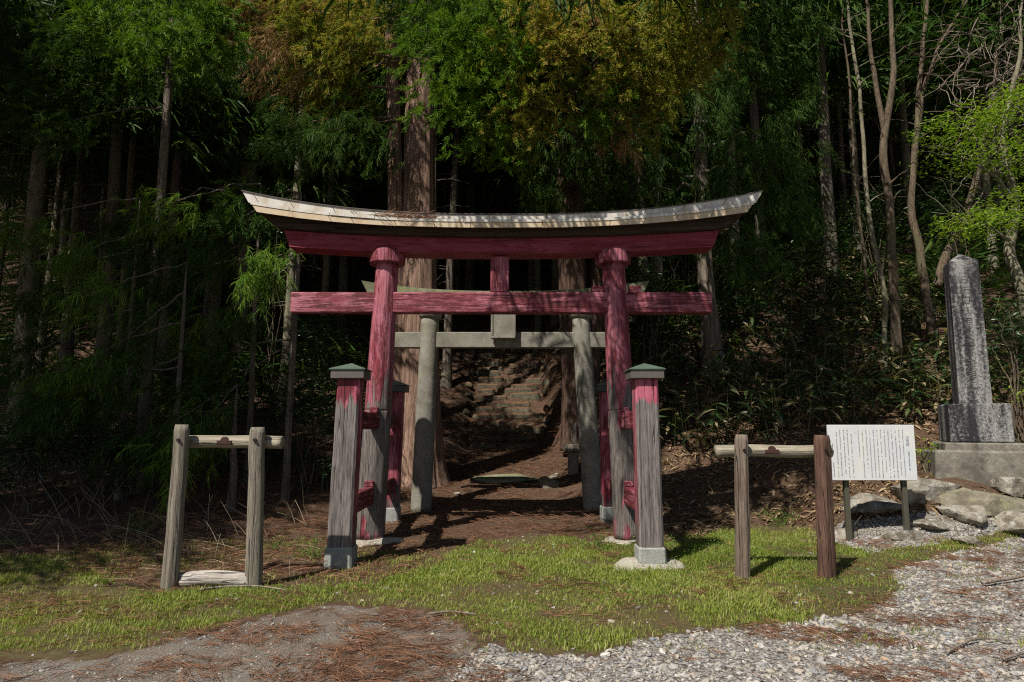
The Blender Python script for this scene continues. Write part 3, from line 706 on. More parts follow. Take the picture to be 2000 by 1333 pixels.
barrier('grey log post and rail frame on the left with leaning left post', [(-3.19, -3.155, 6.43, 1.505, .073), (-2.41, -2.445, 6.45, 1.48, .076)], (-3.26, -2.24), 1.335, 6.57, ['grey_wood', 'grey_wood'], [1.36], 'pale_wood')
barrier('brown log post and rail frame right, one post split and red', [(2.275, 2.325, 6.81, 1.405, .071), (3.12, 3.145, 6.83, 1.40, .083)], (2.10, 3.29), 1.235, 6.955, ['brown_wood', 'rust_wood'], [1.25], 'pale_wood')
f = np.linspace(0, 1, 20)
o = part('fallen_log', tube(np.stack([-3.13+.72*f, 6.50-.06*f, .05+.03*np.sin(f*3)], -1), .075*(1-.15*f), 20, .12, 10, 2, 4.0, True, [(4.4, .2)]), 'white_wood', None, True)
tag(o, 'bleached white log lying between the left frame posts', 'log')

# ================================================================== INFORMATION SIGN
SGY = 8.5
sg = thing('information_sign', 'white information sign of dense vertical text on two metal legs', 'sign', (4.53, SGY, gz(4.53, SGY)))
bd = part('board', box((4.535, SGY, 1.158), (1.095, .03, .69), .004), 'board', sg)
part('board_back', box((4.55, SGY+.031, 1.158), (1.105, .03, .69), .003), 'board_edge', sg)
for xl in (4.22, 4.95):
    zb = gz(xl, SGY+.06); part('leg', box((xl, SGY+.075, (zb-.06+1.45)/2), (.06, .055, 1.45-zb+.06), .004), 'sign_leg', sg)
r = np.random.default_rng(12)
VG, FG, cnt = [], [], 0
def bar(x0, z0, x1, z1, wd, y):
    global cnt
    d = np.array([x1-x0, z1-z0]); L = np.linalg.norm(d)+1e-9; n_ = np.array([-d[1], d[0]])/L*wd/2
    for (a, b) in ((x0+n_[0], z0+n_[1]), (x0-n_[0], z0-n_[1]), (x1-n_[0], z1-n_[1]), (x1+n_[0], z1+n_[1])): VG.append((a, y, b))
    FG.append((cnt, cnt+1, cnt+2, cnt+3)); cnt += 4
def glyph(cx, cz, s, y):
    k = r.integers(2, 5)
    for i in range(k): zz = cz+s*(-.42+.84*i/max(1, k-1)); h = s*r.uniform(.25, .46); bar(cx-h, zz, cx+h, zz, s*.11, y)
    for i in range(r.integers(1, 4)): xx = cx+s*r.uniform(-.38, .38); bar(xx, cz-s*r.uniform(.2, .45), xx, cz+s*r.uniform(.2, .45), s*.12, y)
# columns measured on the photographed board: (x fraction from the left, top fraction, bottom fraction)
colsp = [(.045, .68, .92), (.045, .34, .38), (.095, .09, .94), (.135, .09, .9), (.18, .09, .88), (.222, .09, .94), (.265, .13, .58), (.268, .62, .94), (.308, .13, .16), (.35, .09, .56), (.395, .09, .95), (.44, .09, .76), (.48, .09, .95), (.523, .09, .95), (.565, .09, .94), (.607, .09, .93), (.65, .09, .84), (.693, .09, .93), (.735, .09, .94), (.778, .09, .94), (.82, .09, .92), (.862, .09, .93)]
for cxf, a, b in colsp:
    q = a
    while q < b:
        if r.random() > .07: glyph(3.99+cxf*1.09, 1.503-q*.69-.008, .0170, SGY-.0172)
        q += .0335
part('printed_text', (np.array(VG), np.array(FG)), 'ink', bd)
def text_mesh(s, size, x, z, y, spacing, mat, parent, name):
    for i, ch in enumerate(s):
        cu = bpy.data.curves.new('t', 'FONT'); cu.body = ch; cu.size = size; cu.align_x = 'CENTER'
        ob = bpy.data.objects.new('t', cu); COL.objects.link(ob)
        dg = bpy.context.evaluated_depsgraph_get(); me = bpy.data.meshes.new_from_object(ob.evaluated_get(dg))
        bpy.data.objects.remove(ob)
        if not len(me.vertices): continue
        co = np.zeros(len(me.vertices)*3, np.float32); me.vertices.foreach_get('co', co); co = co.reshape(-1, 3)
        W = np.stack([co[:, 0]+x, np.full(len(co), y), co[:, 1]+z-i*spacing], -1)-root_off(parent)
        me.vertices.foreach_set('co', W.ravel().astype(np.float32)); me.materials.clear()
        link(name, me, mat, parent)
try:
    text_mesh('加市城', .046, 4.985, 1.325, SGY-.0172, .042, 'ink_title', bd, 'title_character')
except Exception as ex: print('text', ex)
VG, FG, cnt = [], [], 0
for k in range(9): glyph(4.992, 1.165-k*.027, .022, SGY-.0172)
part('title_text', (np.array(VG), np.array(FG)), 'ink_title', bd)

# ================================================================== STONE MONUMENT
MX, MY = 6.715, 9.75
mo = thing('stone_monument', 'tall lichen-streaked stone monument with pointed top on a stepped base', 'monument', (MX, MY, .8))
def obelisk(cx, cy, z0, z1, za, w0, w1):
    V, n = [], 10
    for k in range(n+1):
        f_ = k/n; h = (w0+(w1-w0)*f_)/2
        for a, b in ((-1, -1), (1, -1), (1, 1), (-1, 1)): V.append((cx+a*h, cy+b*h, z0+(z1-z0)*f_))
    V.append((cx, cy, za)); F = []
    for k in range(n):
        for q in range(4): F.append((k*4+q, k*4+(q+1) % 4, k*4+4+(q+1) % 4, k*4+4+q))
    return np.array(V), [np.array(F), np.array([[n*4+q, n*4+(q+1) % 4, n*4+4] for q in range(4)]), np.array([[3, 2, 1, 0]])]
sh = part('shaft', obelisk(MX, MY, 1.80, 3.90, 4.05, .40, .37), 'monument', mo)
r = np.random.default_rng(31); VG, FG, cnt = [], [], 0
for k in range(11): glyph(MX+r.normal(0, .006), 3.62-k*.155, .105, MY-.2475+.0068*(k/10.0)*0-.0)
Vg = np.array(VG); Vg[:, 1] = MY-(.200-(Vg[:, 2]-1.80)/2.1*.015)-.0025
part('inscription_strokes', (Vg, np.array(FG)), 'carving_shade', sh)  # flat dark strokes; their colour stands for shade inside cut characters
part('pedestal', box((MX, MY, 1.53), (.76, .76, .545), .015, .985), 'monument', mo)
part('lower_plinth', box((MX+.02, MY, 1.19), (.98, .95, .13), .02), 'plinth', mo)
part('plinth', box((MX+.1, MY+.05, .86), (1.45, 1.20, .56), .03, .98, 0, .015), 'plinth', mo)
mo.rotation_euler = (0, 0, math.radians(-22))

# rocks below the monument
ROCKS = [(1700, 948, 9.35, .62, .5, .30, 'rock', 'pale flat rock half hidden behind the sign legs'),
 (1800, 940, 9.3, .95, .5, .36, 'rock', 'long white-grey rock at the left foot of the monument base'),
 (1812, 1003, 8.85, .72, .34, .20, 'rock', 'low oblong rock right of the sign leg'),
 (1772, 1026, 8.62, .50, .30, .20, 'rock', 'pale rock just behind the right leg of the sign'),
 (1650, 1032, 8.75, .36, .25, .18, 'rock', 'small pale rock behind the left leg of the sign'),
 (1878, 990, 8.9, .42, .40, .36, 'rock', 'upright white-topped rock below the monument'),
 (1925, 965, 9.0, .85, .55, .42, 'rock2', 'big grey-brown sloping slab in front of the monument base'),
 (1985, 975, 8.8, .70, .50, .34, 'rock', 'broad pale rock at the right edge below the monument'),
 (1880, 1022, 8.5, .42, .30, .16, 'rock', 'flat pale stone at the edge of the gravel below the rocks'),
 (1985, 925, 9.2, .55, .4, .36, 'rock', 'knobbly white rock at the right edge beside the plinth')]
for k, (px, py, Y, sx, sy, sz, m, lab) in enumerate(ROCKS):
    p = at(px, py, Y); z = gz(p[0], Y)
    tag(part('rock', rock((p[0], Y, z+sz*.04), (sx, sy, sz), 31+k*5.3, 3, .16, rz=rng.normal(0, .3)), m, None), lab, 'rock', 'rocks below the monument')

# ================================================================== TREES
def limb(p0, p1, r0, r1, r, sag=.15, n=8, seg=6):
    p0, p1 = np.array(p0, float), np.array(p1, float); L = np.linalg.norm(p1-p0)
    f = np.linspace(0, 1, n)[:, None]; P = p0+(p1-p0)*f
    P[:, 2] += np.sin(f[:, 0]*math.pi)*L*sag; P[1:-1] += r.normal(0, .02*L, (n-2, 3))
    return tube(P, np.linspace(r0, r1, n), seg, cap=False)
def px_mass(px, py, Y, rpx, rpy, ry):
    c = at(px, py, Y); d = Y*CT+(c[2]-CAMZ)*ST
    return c, (rpx/FPX*d, ry, rpy/FPX*d)
TREES = {}
def big_tree(name, label, base, stems, bark, groups, dens=62, segs=56, ridge=.10, seed=1, limbs=True, flare=(.35, .5), cat='tree', group=None):
    """base (x,y); stems = list of (path points, radii); groups = {material: [masses (centre, radii, hang)]}"""
    r = np.random.default_rng(seed); z0 = gz(*base)
    t = thing(name, label, cat, (base[0], base[1], z0), group)
    lst = []
    for k, (pts, rad) in enumerate(stems):
        n = 60 if segs > 30 else 24
        P = spline(pts, n); R = np.interp(np.linspace(0, 1, n), np.linspace(0, 1, len(rad)), rad)
        lst.append(tube(P, R, segs, ridge, 26, .35, seed*3.1+k, True, (), flare if k == 0 else None))
    tr = part('trunk', join(lst), bark, t, True)
    if limbs:
        for ms in groups.values():
            for c, rad, hang in ms:
                zt = c[2]+rng.uniform(.3, 1.0); P = spline(stems[0][0], 40); i = np.argmin(np.abs(P[:, 2]-zt))
                lr = min(.05, stems[0][1][1]*.3); part('limb', limb(P[i], c, lr, .008, r, .03), bark, tr, True)
    for m, ms in groups.items():
        out = []
        for c, rad, hang in ms:
            qx, qy = proj(c); dd = c[1]*CT+(c[2]-CAMZ)*ST
            far = qy+rad[2]/dd*FPX < 0 or c[1] < 8.7 or c[2] > 10   # beyond the frame: seen only as shade
            n = int(dens*(rad[0]*rad[1]*rad[2])**.6*(1.7 if far else 5.2 if hang < .75 else 4.4))
            out.append(mass(c, rad, max(20, n), r, hang, SPR_F if far else (SPR if hang < .75 else SPR_D), out_from=(base[0], base[1], c[2]+.6), scale=(.8, 1.3)))
        part('crown', join(out), m, t)
    return t
def PM(*a, hang=.6):
    c, rad = px_mass(*a); return (c, rad, hang)
def WM(x, y, z, rx, ry, rz_, hang=.6): return (np.array([x, y, z]), (rx, ry, rz_), hang)
# --- the great twin-stemmed cedar left of the path
zb = gz(-1.8, 13.0)
stemA = ([(-1.80, 13.0, zb-.1), (-1.80, 13.0, zb+1.2), (-1.84, 13.05, 3.2), (-1.90, 13.1, 6.2), (-1.95, 13.2, 12), (-1.95, 13.2, 22)], [.47, .42, .385, .33, .27, .08])
stemB = ([(-2.02, 12.95, zb-.1), (-2.10, 12.95, zb+1.4), (-2.24, 12.98, 3.4), (-2.36, 13.0, 6.2), (-2.6, 13.1, 11), (-2.8, 13.1, 17)], [.24, .22, .185, .16, .12, .03])
big_tree('cedar_tree', 'great twin-stemmed cedar with red-brown furrowed bark left of the path', (-1.8, 13.0), [stemA, stemB], 'bark_big', {
  'fol_brown': [PM(505, 40, 12.4, 60, 75, .7, hang=.9), PM(560, 105, 12.0, 45, 60, .6, hang=1.0), PM(610, 20, 12.6, 60, 50, .7)],
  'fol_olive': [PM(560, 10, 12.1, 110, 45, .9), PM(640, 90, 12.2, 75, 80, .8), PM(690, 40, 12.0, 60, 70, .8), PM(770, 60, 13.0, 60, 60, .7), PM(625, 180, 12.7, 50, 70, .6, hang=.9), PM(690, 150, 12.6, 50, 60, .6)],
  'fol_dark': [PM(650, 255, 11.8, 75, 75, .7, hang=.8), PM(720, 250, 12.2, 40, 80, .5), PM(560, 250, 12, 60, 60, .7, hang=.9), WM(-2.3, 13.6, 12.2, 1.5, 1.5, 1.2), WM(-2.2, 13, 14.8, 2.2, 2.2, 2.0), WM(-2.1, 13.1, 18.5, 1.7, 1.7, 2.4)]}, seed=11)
# --- the big cedar right of the path, its boughs hanging over the gate
zb = gz(1.45, 14.6)
stemC = ([(1.45, 14.6, zb-.1), (1.42, 14.6, zb+1.5), (1.36, 14.6, 4.5), (1.30, 14.5, 8), (1.3, 14.4, 14), (1.3, 14.4, 23)], [.36, .32, .31, .29, .22, .06])
stemC2 = ([(1.72, 14.7, zb-.1), (1.78, 14.7, zb+1.8), (1.92, 14.7, 4.5), (2.0, 14.7, 8), (2.1, 14.7, 14)], [.22, .19, .18, .15, .08])
big_tree('cedar_tree', 'shaded broad cedar right of the path with boughs drooping over the gate', (1.45, 14.6), [stemC, stemC2], 'bark_shaded', {
  'fol_green': [PM(880, 150, 9.9, 70, 60, .6), PM(930, 60, 9.8, 80, 60, .7), PM(850, 70, 10.2, 60, 60, .6), PM(930, 230, 10.1, 70, 55, .5), PM(1000, 130, 9.8, 60, 70, .5), PM(1180, 200, 10.0, 70, 60, .6), PM(995, 290, 10.3, 45, 40, .4)],
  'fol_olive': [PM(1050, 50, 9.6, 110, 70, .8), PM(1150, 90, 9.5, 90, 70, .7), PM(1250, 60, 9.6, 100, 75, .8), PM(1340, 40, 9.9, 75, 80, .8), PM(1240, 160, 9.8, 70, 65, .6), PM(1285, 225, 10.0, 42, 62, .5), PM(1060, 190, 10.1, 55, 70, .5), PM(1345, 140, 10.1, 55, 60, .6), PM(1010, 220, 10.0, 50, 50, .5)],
  'fol_brown': [PM(1100, 20, 9.9, 60, 50, .5), PM(1210, 260, 10.6, 36, 36, .4, hang=.9)],
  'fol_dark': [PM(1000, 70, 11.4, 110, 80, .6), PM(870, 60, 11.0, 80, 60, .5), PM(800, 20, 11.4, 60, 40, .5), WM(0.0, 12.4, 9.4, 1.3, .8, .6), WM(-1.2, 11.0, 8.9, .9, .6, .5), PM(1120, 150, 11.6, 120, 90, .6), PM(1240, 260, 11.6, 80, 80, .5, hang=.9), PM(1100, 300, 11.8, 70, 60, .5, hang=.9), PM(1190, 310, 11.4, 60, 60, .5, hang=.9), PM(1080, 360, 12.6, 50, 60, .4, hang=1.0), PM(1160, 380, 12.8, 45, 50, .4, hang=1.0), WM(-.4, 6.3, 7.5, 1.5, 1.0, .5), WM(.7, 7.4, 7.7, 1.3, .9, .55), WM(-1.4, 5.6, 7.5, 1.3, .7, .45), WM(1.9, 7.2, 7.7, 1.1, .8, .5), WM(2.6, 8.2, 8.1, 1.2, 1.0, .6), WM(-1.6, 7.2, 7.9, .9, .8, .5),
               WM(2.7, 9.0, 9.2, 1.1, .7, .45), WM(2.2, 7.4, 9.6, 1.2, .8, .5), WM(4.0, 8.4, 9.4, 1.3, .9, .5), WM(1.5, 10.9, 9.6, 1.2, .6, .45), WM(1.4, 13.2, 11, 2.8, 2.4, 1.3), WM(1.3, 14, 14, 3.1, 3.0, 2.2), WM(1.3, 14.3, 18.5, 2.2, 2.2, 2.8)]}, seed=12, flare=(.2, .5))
# --- dark cedar with a curtain of hanging shoots, right of the gate
zb = gz(4.35, 14.3)
stemD = ([(4.36, 14.3, zb-.1), (4.30, 14.3, zb+1.2), (4.24, 14.3, 5), (4.2, 14.2, 9), (4.2, 14.2, 19)], [.24, .19, .17, .14, .04])
big_tree('cedar_tree', 'cedar with a dark curtain of hanging shoots right of the gate', (4.36, 14.3), [stemD], 'bark_cedar', {
  'fol_dark': [PM(1400, 240, 11.8, 70, 90, .6, hang=1.1), PM(1380, 370, 12, 60, 70, .5, hang=1.2), PM(1470, 330, 11.7, 70, 100, .6, hang=1.1), PM(1530, 250, 11.9, 55, 100, .6, hang=1.1), PM(1540, 380, 11.6, 50, 70, .5, hang=1.2), PM(1330, 420, 12.4, 50, 60, .4, hang=1.1), PM(1465, 470, 11.5, 60, 65, .5, hang=1.2), PM(1440, 120, 12, 75, 90, .7, hang=1.0), PM(1550, 110, 12.1, 75, 90, .7, hang=.9), PM(1300, 330, 12.2, 50, 50, .5, hang=1.1), PM(1250, 380, 12.6, 45, 45, .4, hang=1.0), PM(1490, 10, 12.2, 110, 60, .8), WM(3.3, 9.8, 9.3, 1.5, 1.0, .6), WM(5.0, 10.8, 9.7, 1.5, 1.2, .7), WM(4.2, 13.4, 10.5, 2.3, 2.2, 1.6), WM(4.2, 14, 14.5, 2.0, 2.0, 2.4)]}, dens=72, segs=32, ridge=.06, seed=13)
# --- cedars on the left
zb = gz(-6.5, 11.8)
stemE = ([(-6.5, 11.8, zb-.1), (-6.48, 11.8, 2.5), (-6.45, 11.8, 6), (-6.45, 11.8, 12), (-6.45, 11.8, 16)], [.11, .095, .08, .06, .02])
big_tree('cedar_tree', 'slender cedar with a tan trunk and fresh green boughs high on the left', (-6.5, 11.8), [stemE], 'bark_cedar', {
  'fol_green': [PM(365, 45, 10.0, 80, 55, .6), PM(300, 95, 10.1, 70, 45, .5), PM(345, 95, 9.9, 60, 40, .4), PM(420, 50, 10.2, 50, 55, .5), PM(250, 30, 10.5, 70, 50, .6)],
  'fol_dark': [PM(160, 110, 10.8, 90, 70, .7), PM(90, 180, 11, 75, 60, .6), PM(130, 240, 10.8, 60, 40, .5), PM(440, 140, 11, 50, 60, .5, hang=.9), PM(40, 60, 11.2, 70, 80, .7), WM(-6.4, 11.8, 9.6, 1.0, 1.0, .8), WM(-6.4, 11.8, 12, 1.0, 1.0, 1.6), WM(-7, 11.4, 8.6, 1.4, 1.3, .9)]}, segs=24, ridge=.05, seed=14)
zb = gz(-3.8, 11.4)
stemF = ([(-3.80, 11.4, zb-.1), (-3.79, 11.4, 1.8), (-3.75, 11.4, 4.0), (-3.75, 11.4, 5.6)], [.06, .055, .04, .015])
big_tree('young_cedar', 'young cedar with a bright sunlit bough beside the left roof end', (-3.8, 11.4), [stemF], 'bark_cedar', {
  'fol_green': [PM(535, 505, 9.7, 34, 42, .35, hang=.75), PM(520, 545, 9.7, 28, 32, .3, hang=.9)],
  'fol_dark': [PM(470, 430, 10.6, 55, 45, .4), PM(420, 500, 10.8, 50, 55, .4, hang=.8), PM(480, 600, 10.6, 45, 45, .35, hang=.8), PM(440, 690, 10.9, 55, 40, .4), PM(390, 770, 10.9, 50, 50, .4), PM(500, 380, 11, 60, 35, .4)]}, segs=20, ridge=.04, seed=15, dens=70)
YC = [(-5.35, 10.7, [(250, 660, 60, 45), (170, 700, 60, 40), (210, 760, 55, 40), (130, 770, 50, 45), (215, 560, 50, 45)], 'young cedar with low drooping boughs in the dark left thicket'),
      (-6.6, 11.4, [(90, 560, 60, 50), (150, 500, 60, 45), (40, 700, 50, 50), (90, 800, 55, 45), (60, 430, 60, 45)], 'young cedar at the far left edge with boughs near the ground'),
      (-4.7, 12.0, [(300, 470, 55, 45), (330, 400, 60, 45), (250, 420, 55, 45), (320, 560, 45, 40), (370, 620, 45, 35)], 'young cedar with a dark middle-height crown behind the left frame'),
      (-4.5, 10.9, [(330, 830, 55, 40), (390, 860, 50, 35), (270, 850, 50, 40), (420, 800, 40, 35)], 'low bushy cedar behind the left log frame')]
for k, (x, y, ms, lab) in enumerate(YC):
    z = gz(x, y); top = max(at(a, b, y)[2] for a, b, _, _ in ms)+.4
    big_tree('young_cedar', lab, (x, y), [([(x, y, z-.1), (x+.02, y, z+.6), (x, y, (z+top)/2), (x, y, top)], [.07, .06, .045, .012])], 'bark_cedar', {'fol_dark': [PM(a, b, y-.5+.25*(i % 3), c, d, .4, hang=.78) for i, (a, b, c, d) in enumerate(ms) if i % 3 != 1], 'fol_green': [PM(a, b, y-.75, c*.8, d*.8, .35, hang=.78) for i, (a, b, c, d) in enumerate(ms) if i % 3 == 1]}, segs=12, ridge=.03, seed=20+k, dens=80)  # some boughs take the lighter green foliage to look sunlit

# --- trees standing just outside the picture, whose crowns shade the left side
def far_crown(seed, n, z0, z1, rmax, temps=SPR_F, sc_=(.8, 1.4)):
    r = np.random.default_rng(seed); nb = n//9; P, D = [], []
    for b in range(nb):
        h = r.uniform(0, 1)**.9; z = z0+(z1-z0)*h; a = r.uniform(0, 2*math.pi); R = rmax*(1-h)**.7*r.uniform(.55, 1.1)+.25
        t = r.uniform(.2, 1.05, 9); d = np.array([math.cos(a), math.sin(a)])
        p = np.stack([d[0]*R*t, d[1]*R*t, z+.2*R*t-.45*R*t*t], -1)+r.normal(0, .14, (9, 3)); P.append(p)
        q = np.stack([np.full(9, d[0]), np.full(9, d[1]), np.full(9, -.35)], -1)+r.normal(0, .5, (9, 3)); D.append(q)
    P, D = np.concatenate(P), np.concatenate(D)
    return scatter_sprigs(P, D, r.uniform(*sc_, len(P)), temps, r)
CROWN = []
for s, (n, z0, z1, rm) in enumerate([(3000, 6.5, 19, 3.6), (2800, 8.0, 21, 3.5), (3000, 5.0, 17, 3.7), (2700, 8.5, 20, 3.5)]):
    CROWN.append(np_mesh('crown', *far_crown(50+s, n, z0, z1, rm))); CROWN[-1].materials.append(M['fol_dark'])
TRUNK = []
for s in range(4):
    r = np.random.default_rng(80+s); n = 22; f = np.linspace(0, 1, n)
    P = np.stack([np.cumsum(r.normal(0, .012, n))+.15*f*r.normal(), np.cumsum(r.normal(0, .012, n)), -.3+20*f], -1)
    ll = [tube(P, .165*(1-.85*f)+.01, 14, .08, 10, .5, s*5., False, (), (.5, .6))]
    for q in range(26):                           # dead side twigs on the bare lower trunk
        z = r.uniform(2, 10); a = r.uniform(0, 6.28); L = r.uniform(.5, 1.4); i = np.argmin(np.abs(P[:, 2]-z))
        ll.append(limb(P[i], P[i]+np.array([math.cos(a)*L, math.sin(a)*L, r.uniform(-.2, .25)]), .014, .004, r, .05, 5, 4))
    for mm in ('bark_cedar', 'bark_pale'):
        me = np_mesh('trunk', *join(ll), True); me.materials.append(M[mm]); TRUNK.append(me)
def forest_tree(x, y, k, sc_, label, group, tm=None, crown=True, zoff=0.0):
    r = np.random.default_rng(k)
    t = thing('cedar_tree', label, 'tree', (x, y, gz(x, y)), group)
    a = link('trunk', TRUNK[(k % 8) if tm is None else tm], None, t); a.rotation_euler = (r.normal(0, .012), r.normal(0, .012), r.uniform(0, 6.28)); a.scale = (sc_, sc_, 1)
    if crown:
        c = link('crown', CROWN[k % 4], None, t); c.rotation_euler = (0, 0, r.uniform(0, 6.28)); c.location = (0, 0, zoff)
    return t
FG_ = 'cedars of the dark plantation on the hillside'
for k, (px, Y, sc_, tm, lab) in enumerate([
  (45, 14.5, 1.15, 1, 'pale grey cedar trunk at the far left of the forest'), (72, 18, .6, 3, 'thin cedar trunk just right of the leftmost pale trunk'),
  (195, 16, 1.0, 0, 'dark cedar trunk behind the young cedars on the left'), (228, 17, .62, 5, 'pale slim trunk wound with a vine on the left'),
  (312, 16.8, .8, 2, 'cedar trunk right of the sunlit tan one on the left'),
  (407, 18.5, .9, 4, 'black shaded cedar trunk under the green boughs, left'), (465, 17.5, .9, 0, 'dark cedar trunk left of the mossy pale trunk'),
  (555, 15.8, .7, 3, 'mossy pale trunk seen under the left lintel end'), (872, 19.5, .8, 0, 'pale trunk with flared roots beside the stairs, left'),
  (846, 17.5, .7, 2, 'trunk close behind the great twin-stemmed cedar'), (1052, 24, .7, 5, 'slim sunlit trunk above the stairs'),
  (915, 26, 1.0, 2, 'dark trunk framed between strut and left stone pillar'), (940, 30, 1.0, 4, 'reddish dark trunk left of the stairs top'),
  (1290, 17, .9, 0, 'dark trunk behind the right red pillar'), (1500, 18, .9, 2, 'shaded trunk behind the hanging cedar curtain'),
  (1632, 20, 1.0, 6, 'lit reddish trunk stub between the right-hand saplings'), (1240, 21, .8, 4, 'distant dark trunk right of the gate strut')]):
    Yw = Y; X = (px-1000)/FPX*(Y*CT+1.0*ST)
    forest_tree(X, Yw, 100+k, sc_, lab, FG_, tm, True, 7.0 if px in (407, 465, 555, 852, 872) else 1.5 if Y < 17 else 0)
r = np.random.default_rng(99); placed = []
for trial in range(6000):
    y = 17.5+44*r.uniform(0, 1)**1.15; x = r.uniform(-.86*y-4, .86*y+4)
    if abs(x+.12) < 1.7 and y < 26: continue
    if x > 4.5 and y < 17: continue
    if -5.5 < x < -1 and y < 20.5: continue
    dmin = 1.8+.024*y
    if any((x-a)**2+(y-b)**2 < dmin*dmin for a, b in placed): continue
    placed.append((x, y))
    if len(placed) > 276: break
for k, (x, y) in enumerate(placed):
    forest_tree(x, y, 300+k, float(r.uniform(.6, 1.05)), 'tall thin cedar among many in the dark forest behind', FG_)
for k, (x, y, s, lab) in enumerate([(-9.6, 5.3, 1.3, 'nearest tall cedar left of the lane, just outside the frame'), (-12.0, 7.4, 1.3, 'tall cedar outside the left edge beside the dry stalks'), (-13.6, 13.0, 1.0, 'tall cedar outside the left edge at the foot of the slope'), (-14.5, 10, 1.2, 'farthest cedar outside the left edge of the lane'), (12.2, 14.5, 1.0, 'tall cedar outside the right edge on the slope'), (13.5, 11, 1.2, 'tall cedar outside the right edge past the monument')]):
    t = forest_tree(x, y, 700+k, s, lab, 'cedars just outside the picture')
    t.scale = (1, 1, .68 if k < 2 else 1)

# --- slender broadleaf trees on the right
def sapling(label, stems, bark, leaves=None, name='slender_tree', leafmat='leaf_bright', twigs=14, seed=1, twl=1.2):
    r = np.random.default_rng(seed); P0 = stems[0][0][0]; z0 = gz(P0[0], P0[1])
    t = thing(name, label, 'tree', (P0[0], P0[1], z0), None); lst = []
    for pts, rad in stems:
        P = spline(pts, 34); P[2:, :2] += (np.stack([fbm(P[2:, 2]*1.3+seed, P[2:, 2]*0, 0, 2), fbm(P[2:, 2]*1.3, P[2:, 2]*0+seed, 0, 2)], -1)-.5)*.12
        lst.append(tube(P, np.interp(np.linspace(0, 1, 34), np.linspace(0, 1, len(rad)), rad), 14, .06, 6, 2, seed))
        for q in range(twigs):
            i = r.integers(12, 34); a = r.uniform(0, 6.28); L = r.uniform(.4, 1)*twl
            lst.append(limb(P[i], P[i]+np.array([math.cos(a)*L, math.sin(a)*L*.7, L*r.uniform(.1, .9)]), .014, .003, r, .06, 6, 4))
    part('trunk', join(lst), bark, t, True)
    if leaves: part('crown', join([leaf_cloud(c, rad, n, r) for c, rad, n in leaves]), leafmat, t)
    return t
LEAF_V = np.array([(0, 0, 0), (.35, .5, .06), (.35, -.5, .06), (.75, .33, .0), (.75, -.33, .0), (1.1, 0, -.10), (.4, 0, 0), (.75, 0, -.05)], float)*np.array([1, .42, 1])
LEAF_F = np.array([(0, 6, 1), (0, 2, 6), (1, 6, 7), (1, 7, 3), (6, 2, 4), (6, 4, 7), (3, 7, 5), (7, 4, 5)])
def leaf_cloud(c, rad, n, r, size=(.055, .10), flat=.5):
    nb = max(3, n//9); q = r.normal(0, 1, (nb, 3)); q /= np.linalg.norm(q, axis=1)[:, None]; q *= (r.uniform(.02, 1, nb)**.45)[:, None]
    fc = np.array(c)+q*np.array(rad); i = r.integers(0, nb, n)
    P = fc[i]+r.normal(0, .10, (n, 3))*np.array([1.3, 1.3, flat])
    a = r.uniform(0, 6.28, n)
    return inst(LEAF_V, LEAF_F, yaw_frames(a, r.uniform(*size, n), .5, r), P)
def pxp(lst, Y): return [at(a, b, Y) for a, b in lst]
sapling('brown crooked sapling trunk rising behind the white sign', [(pxp([(1757, 800), (1752, 690), (1745, 560), (1735, 420), (1727, 280), (1745, 150), (1740, 0), (1730, -250)], 13.2), [.115, .10, .092, .085, .075, .06, .045, .02]), (pxp([(1730, 270), (1705, 130), (1695, 0), (1690, -150)], 13.2), [.06, .045, .03, .01])], 'bark_dec', seed=41)
sapling('leaning slim trunk between the sapling and the monument', [(pxp([(1820, 660), (1808, 590), (1795, 500), (1782, 400), (1790, 280), (1800, 130), (1810, -50), (1830, -300)], 14.2), [.105, .09, .085, .072, .068, .05, .04, .02]), (pxp([(1788, 290), (1810, 160), (1850, 60), (1900, -20)], 14.2), [.06, .045, .03, .01])], 'bark_dec', seed=42)
sapling('thin pale crooked stem left of the brown sapling', [(pxp([(1735, 760), (1725, 640), (1722, 560), (1700, 420), (1690, 300), (1675, 150), (1650, 0), (1640, -150)], 13.6), [.055, .05, .05, .045, .04, .035, .03, .01])], 'bark_pale', seed=43, twigs=8)
sapling('very thin stem at the left of the sapling group', [(pxp([(1705, 620), (1690, 500), (1675, 380), (1660, 200), (1645, 60), (1640, -100)], 14.5), [.035, .032, .03, .025, .02, .01])], 'bark_dec', seed=44, twigs=8)
sapling('slanting trunk behind the top of the monument', [(pxp([(1830, 560), (1850, 500), (1880, 440), (1905, 360), (1925, 260), (1945, 120), (1955, -60)], 14.6), [.10, .09, .08, .07, .06, .05, .02])], 'bark_dec', seed=45, twigs=12)
lv = [(at(px, py, Y), (rx*1.3, .9, rz_*1.25), int(n*1.6)) for px, py, Y, rx, rz_, n in [
  (1960, 230, 11.6, .55, .30, 420), (1890, 260, 11.8, .5, .22, 360), (1985, 300, 11.4, .45, .25, 340), (1905, 310, 11.6, .4, .16, 220), (1970, 400, 11.3, .5, .22, 320), (1895, 435, 11.3, .5, .14, 340), (1960, 440, 11.2, .45, .14, 240), (1840, 250, 12, .35, .2, 160), (1990, 190, 11.6, .4, .25, 220), (1830, 320, 12.2, .3, .2, 90), (1990, 350, 11.6, .3, .2, 160), (2060, 300, 11.5, .5, .6, 400)]]
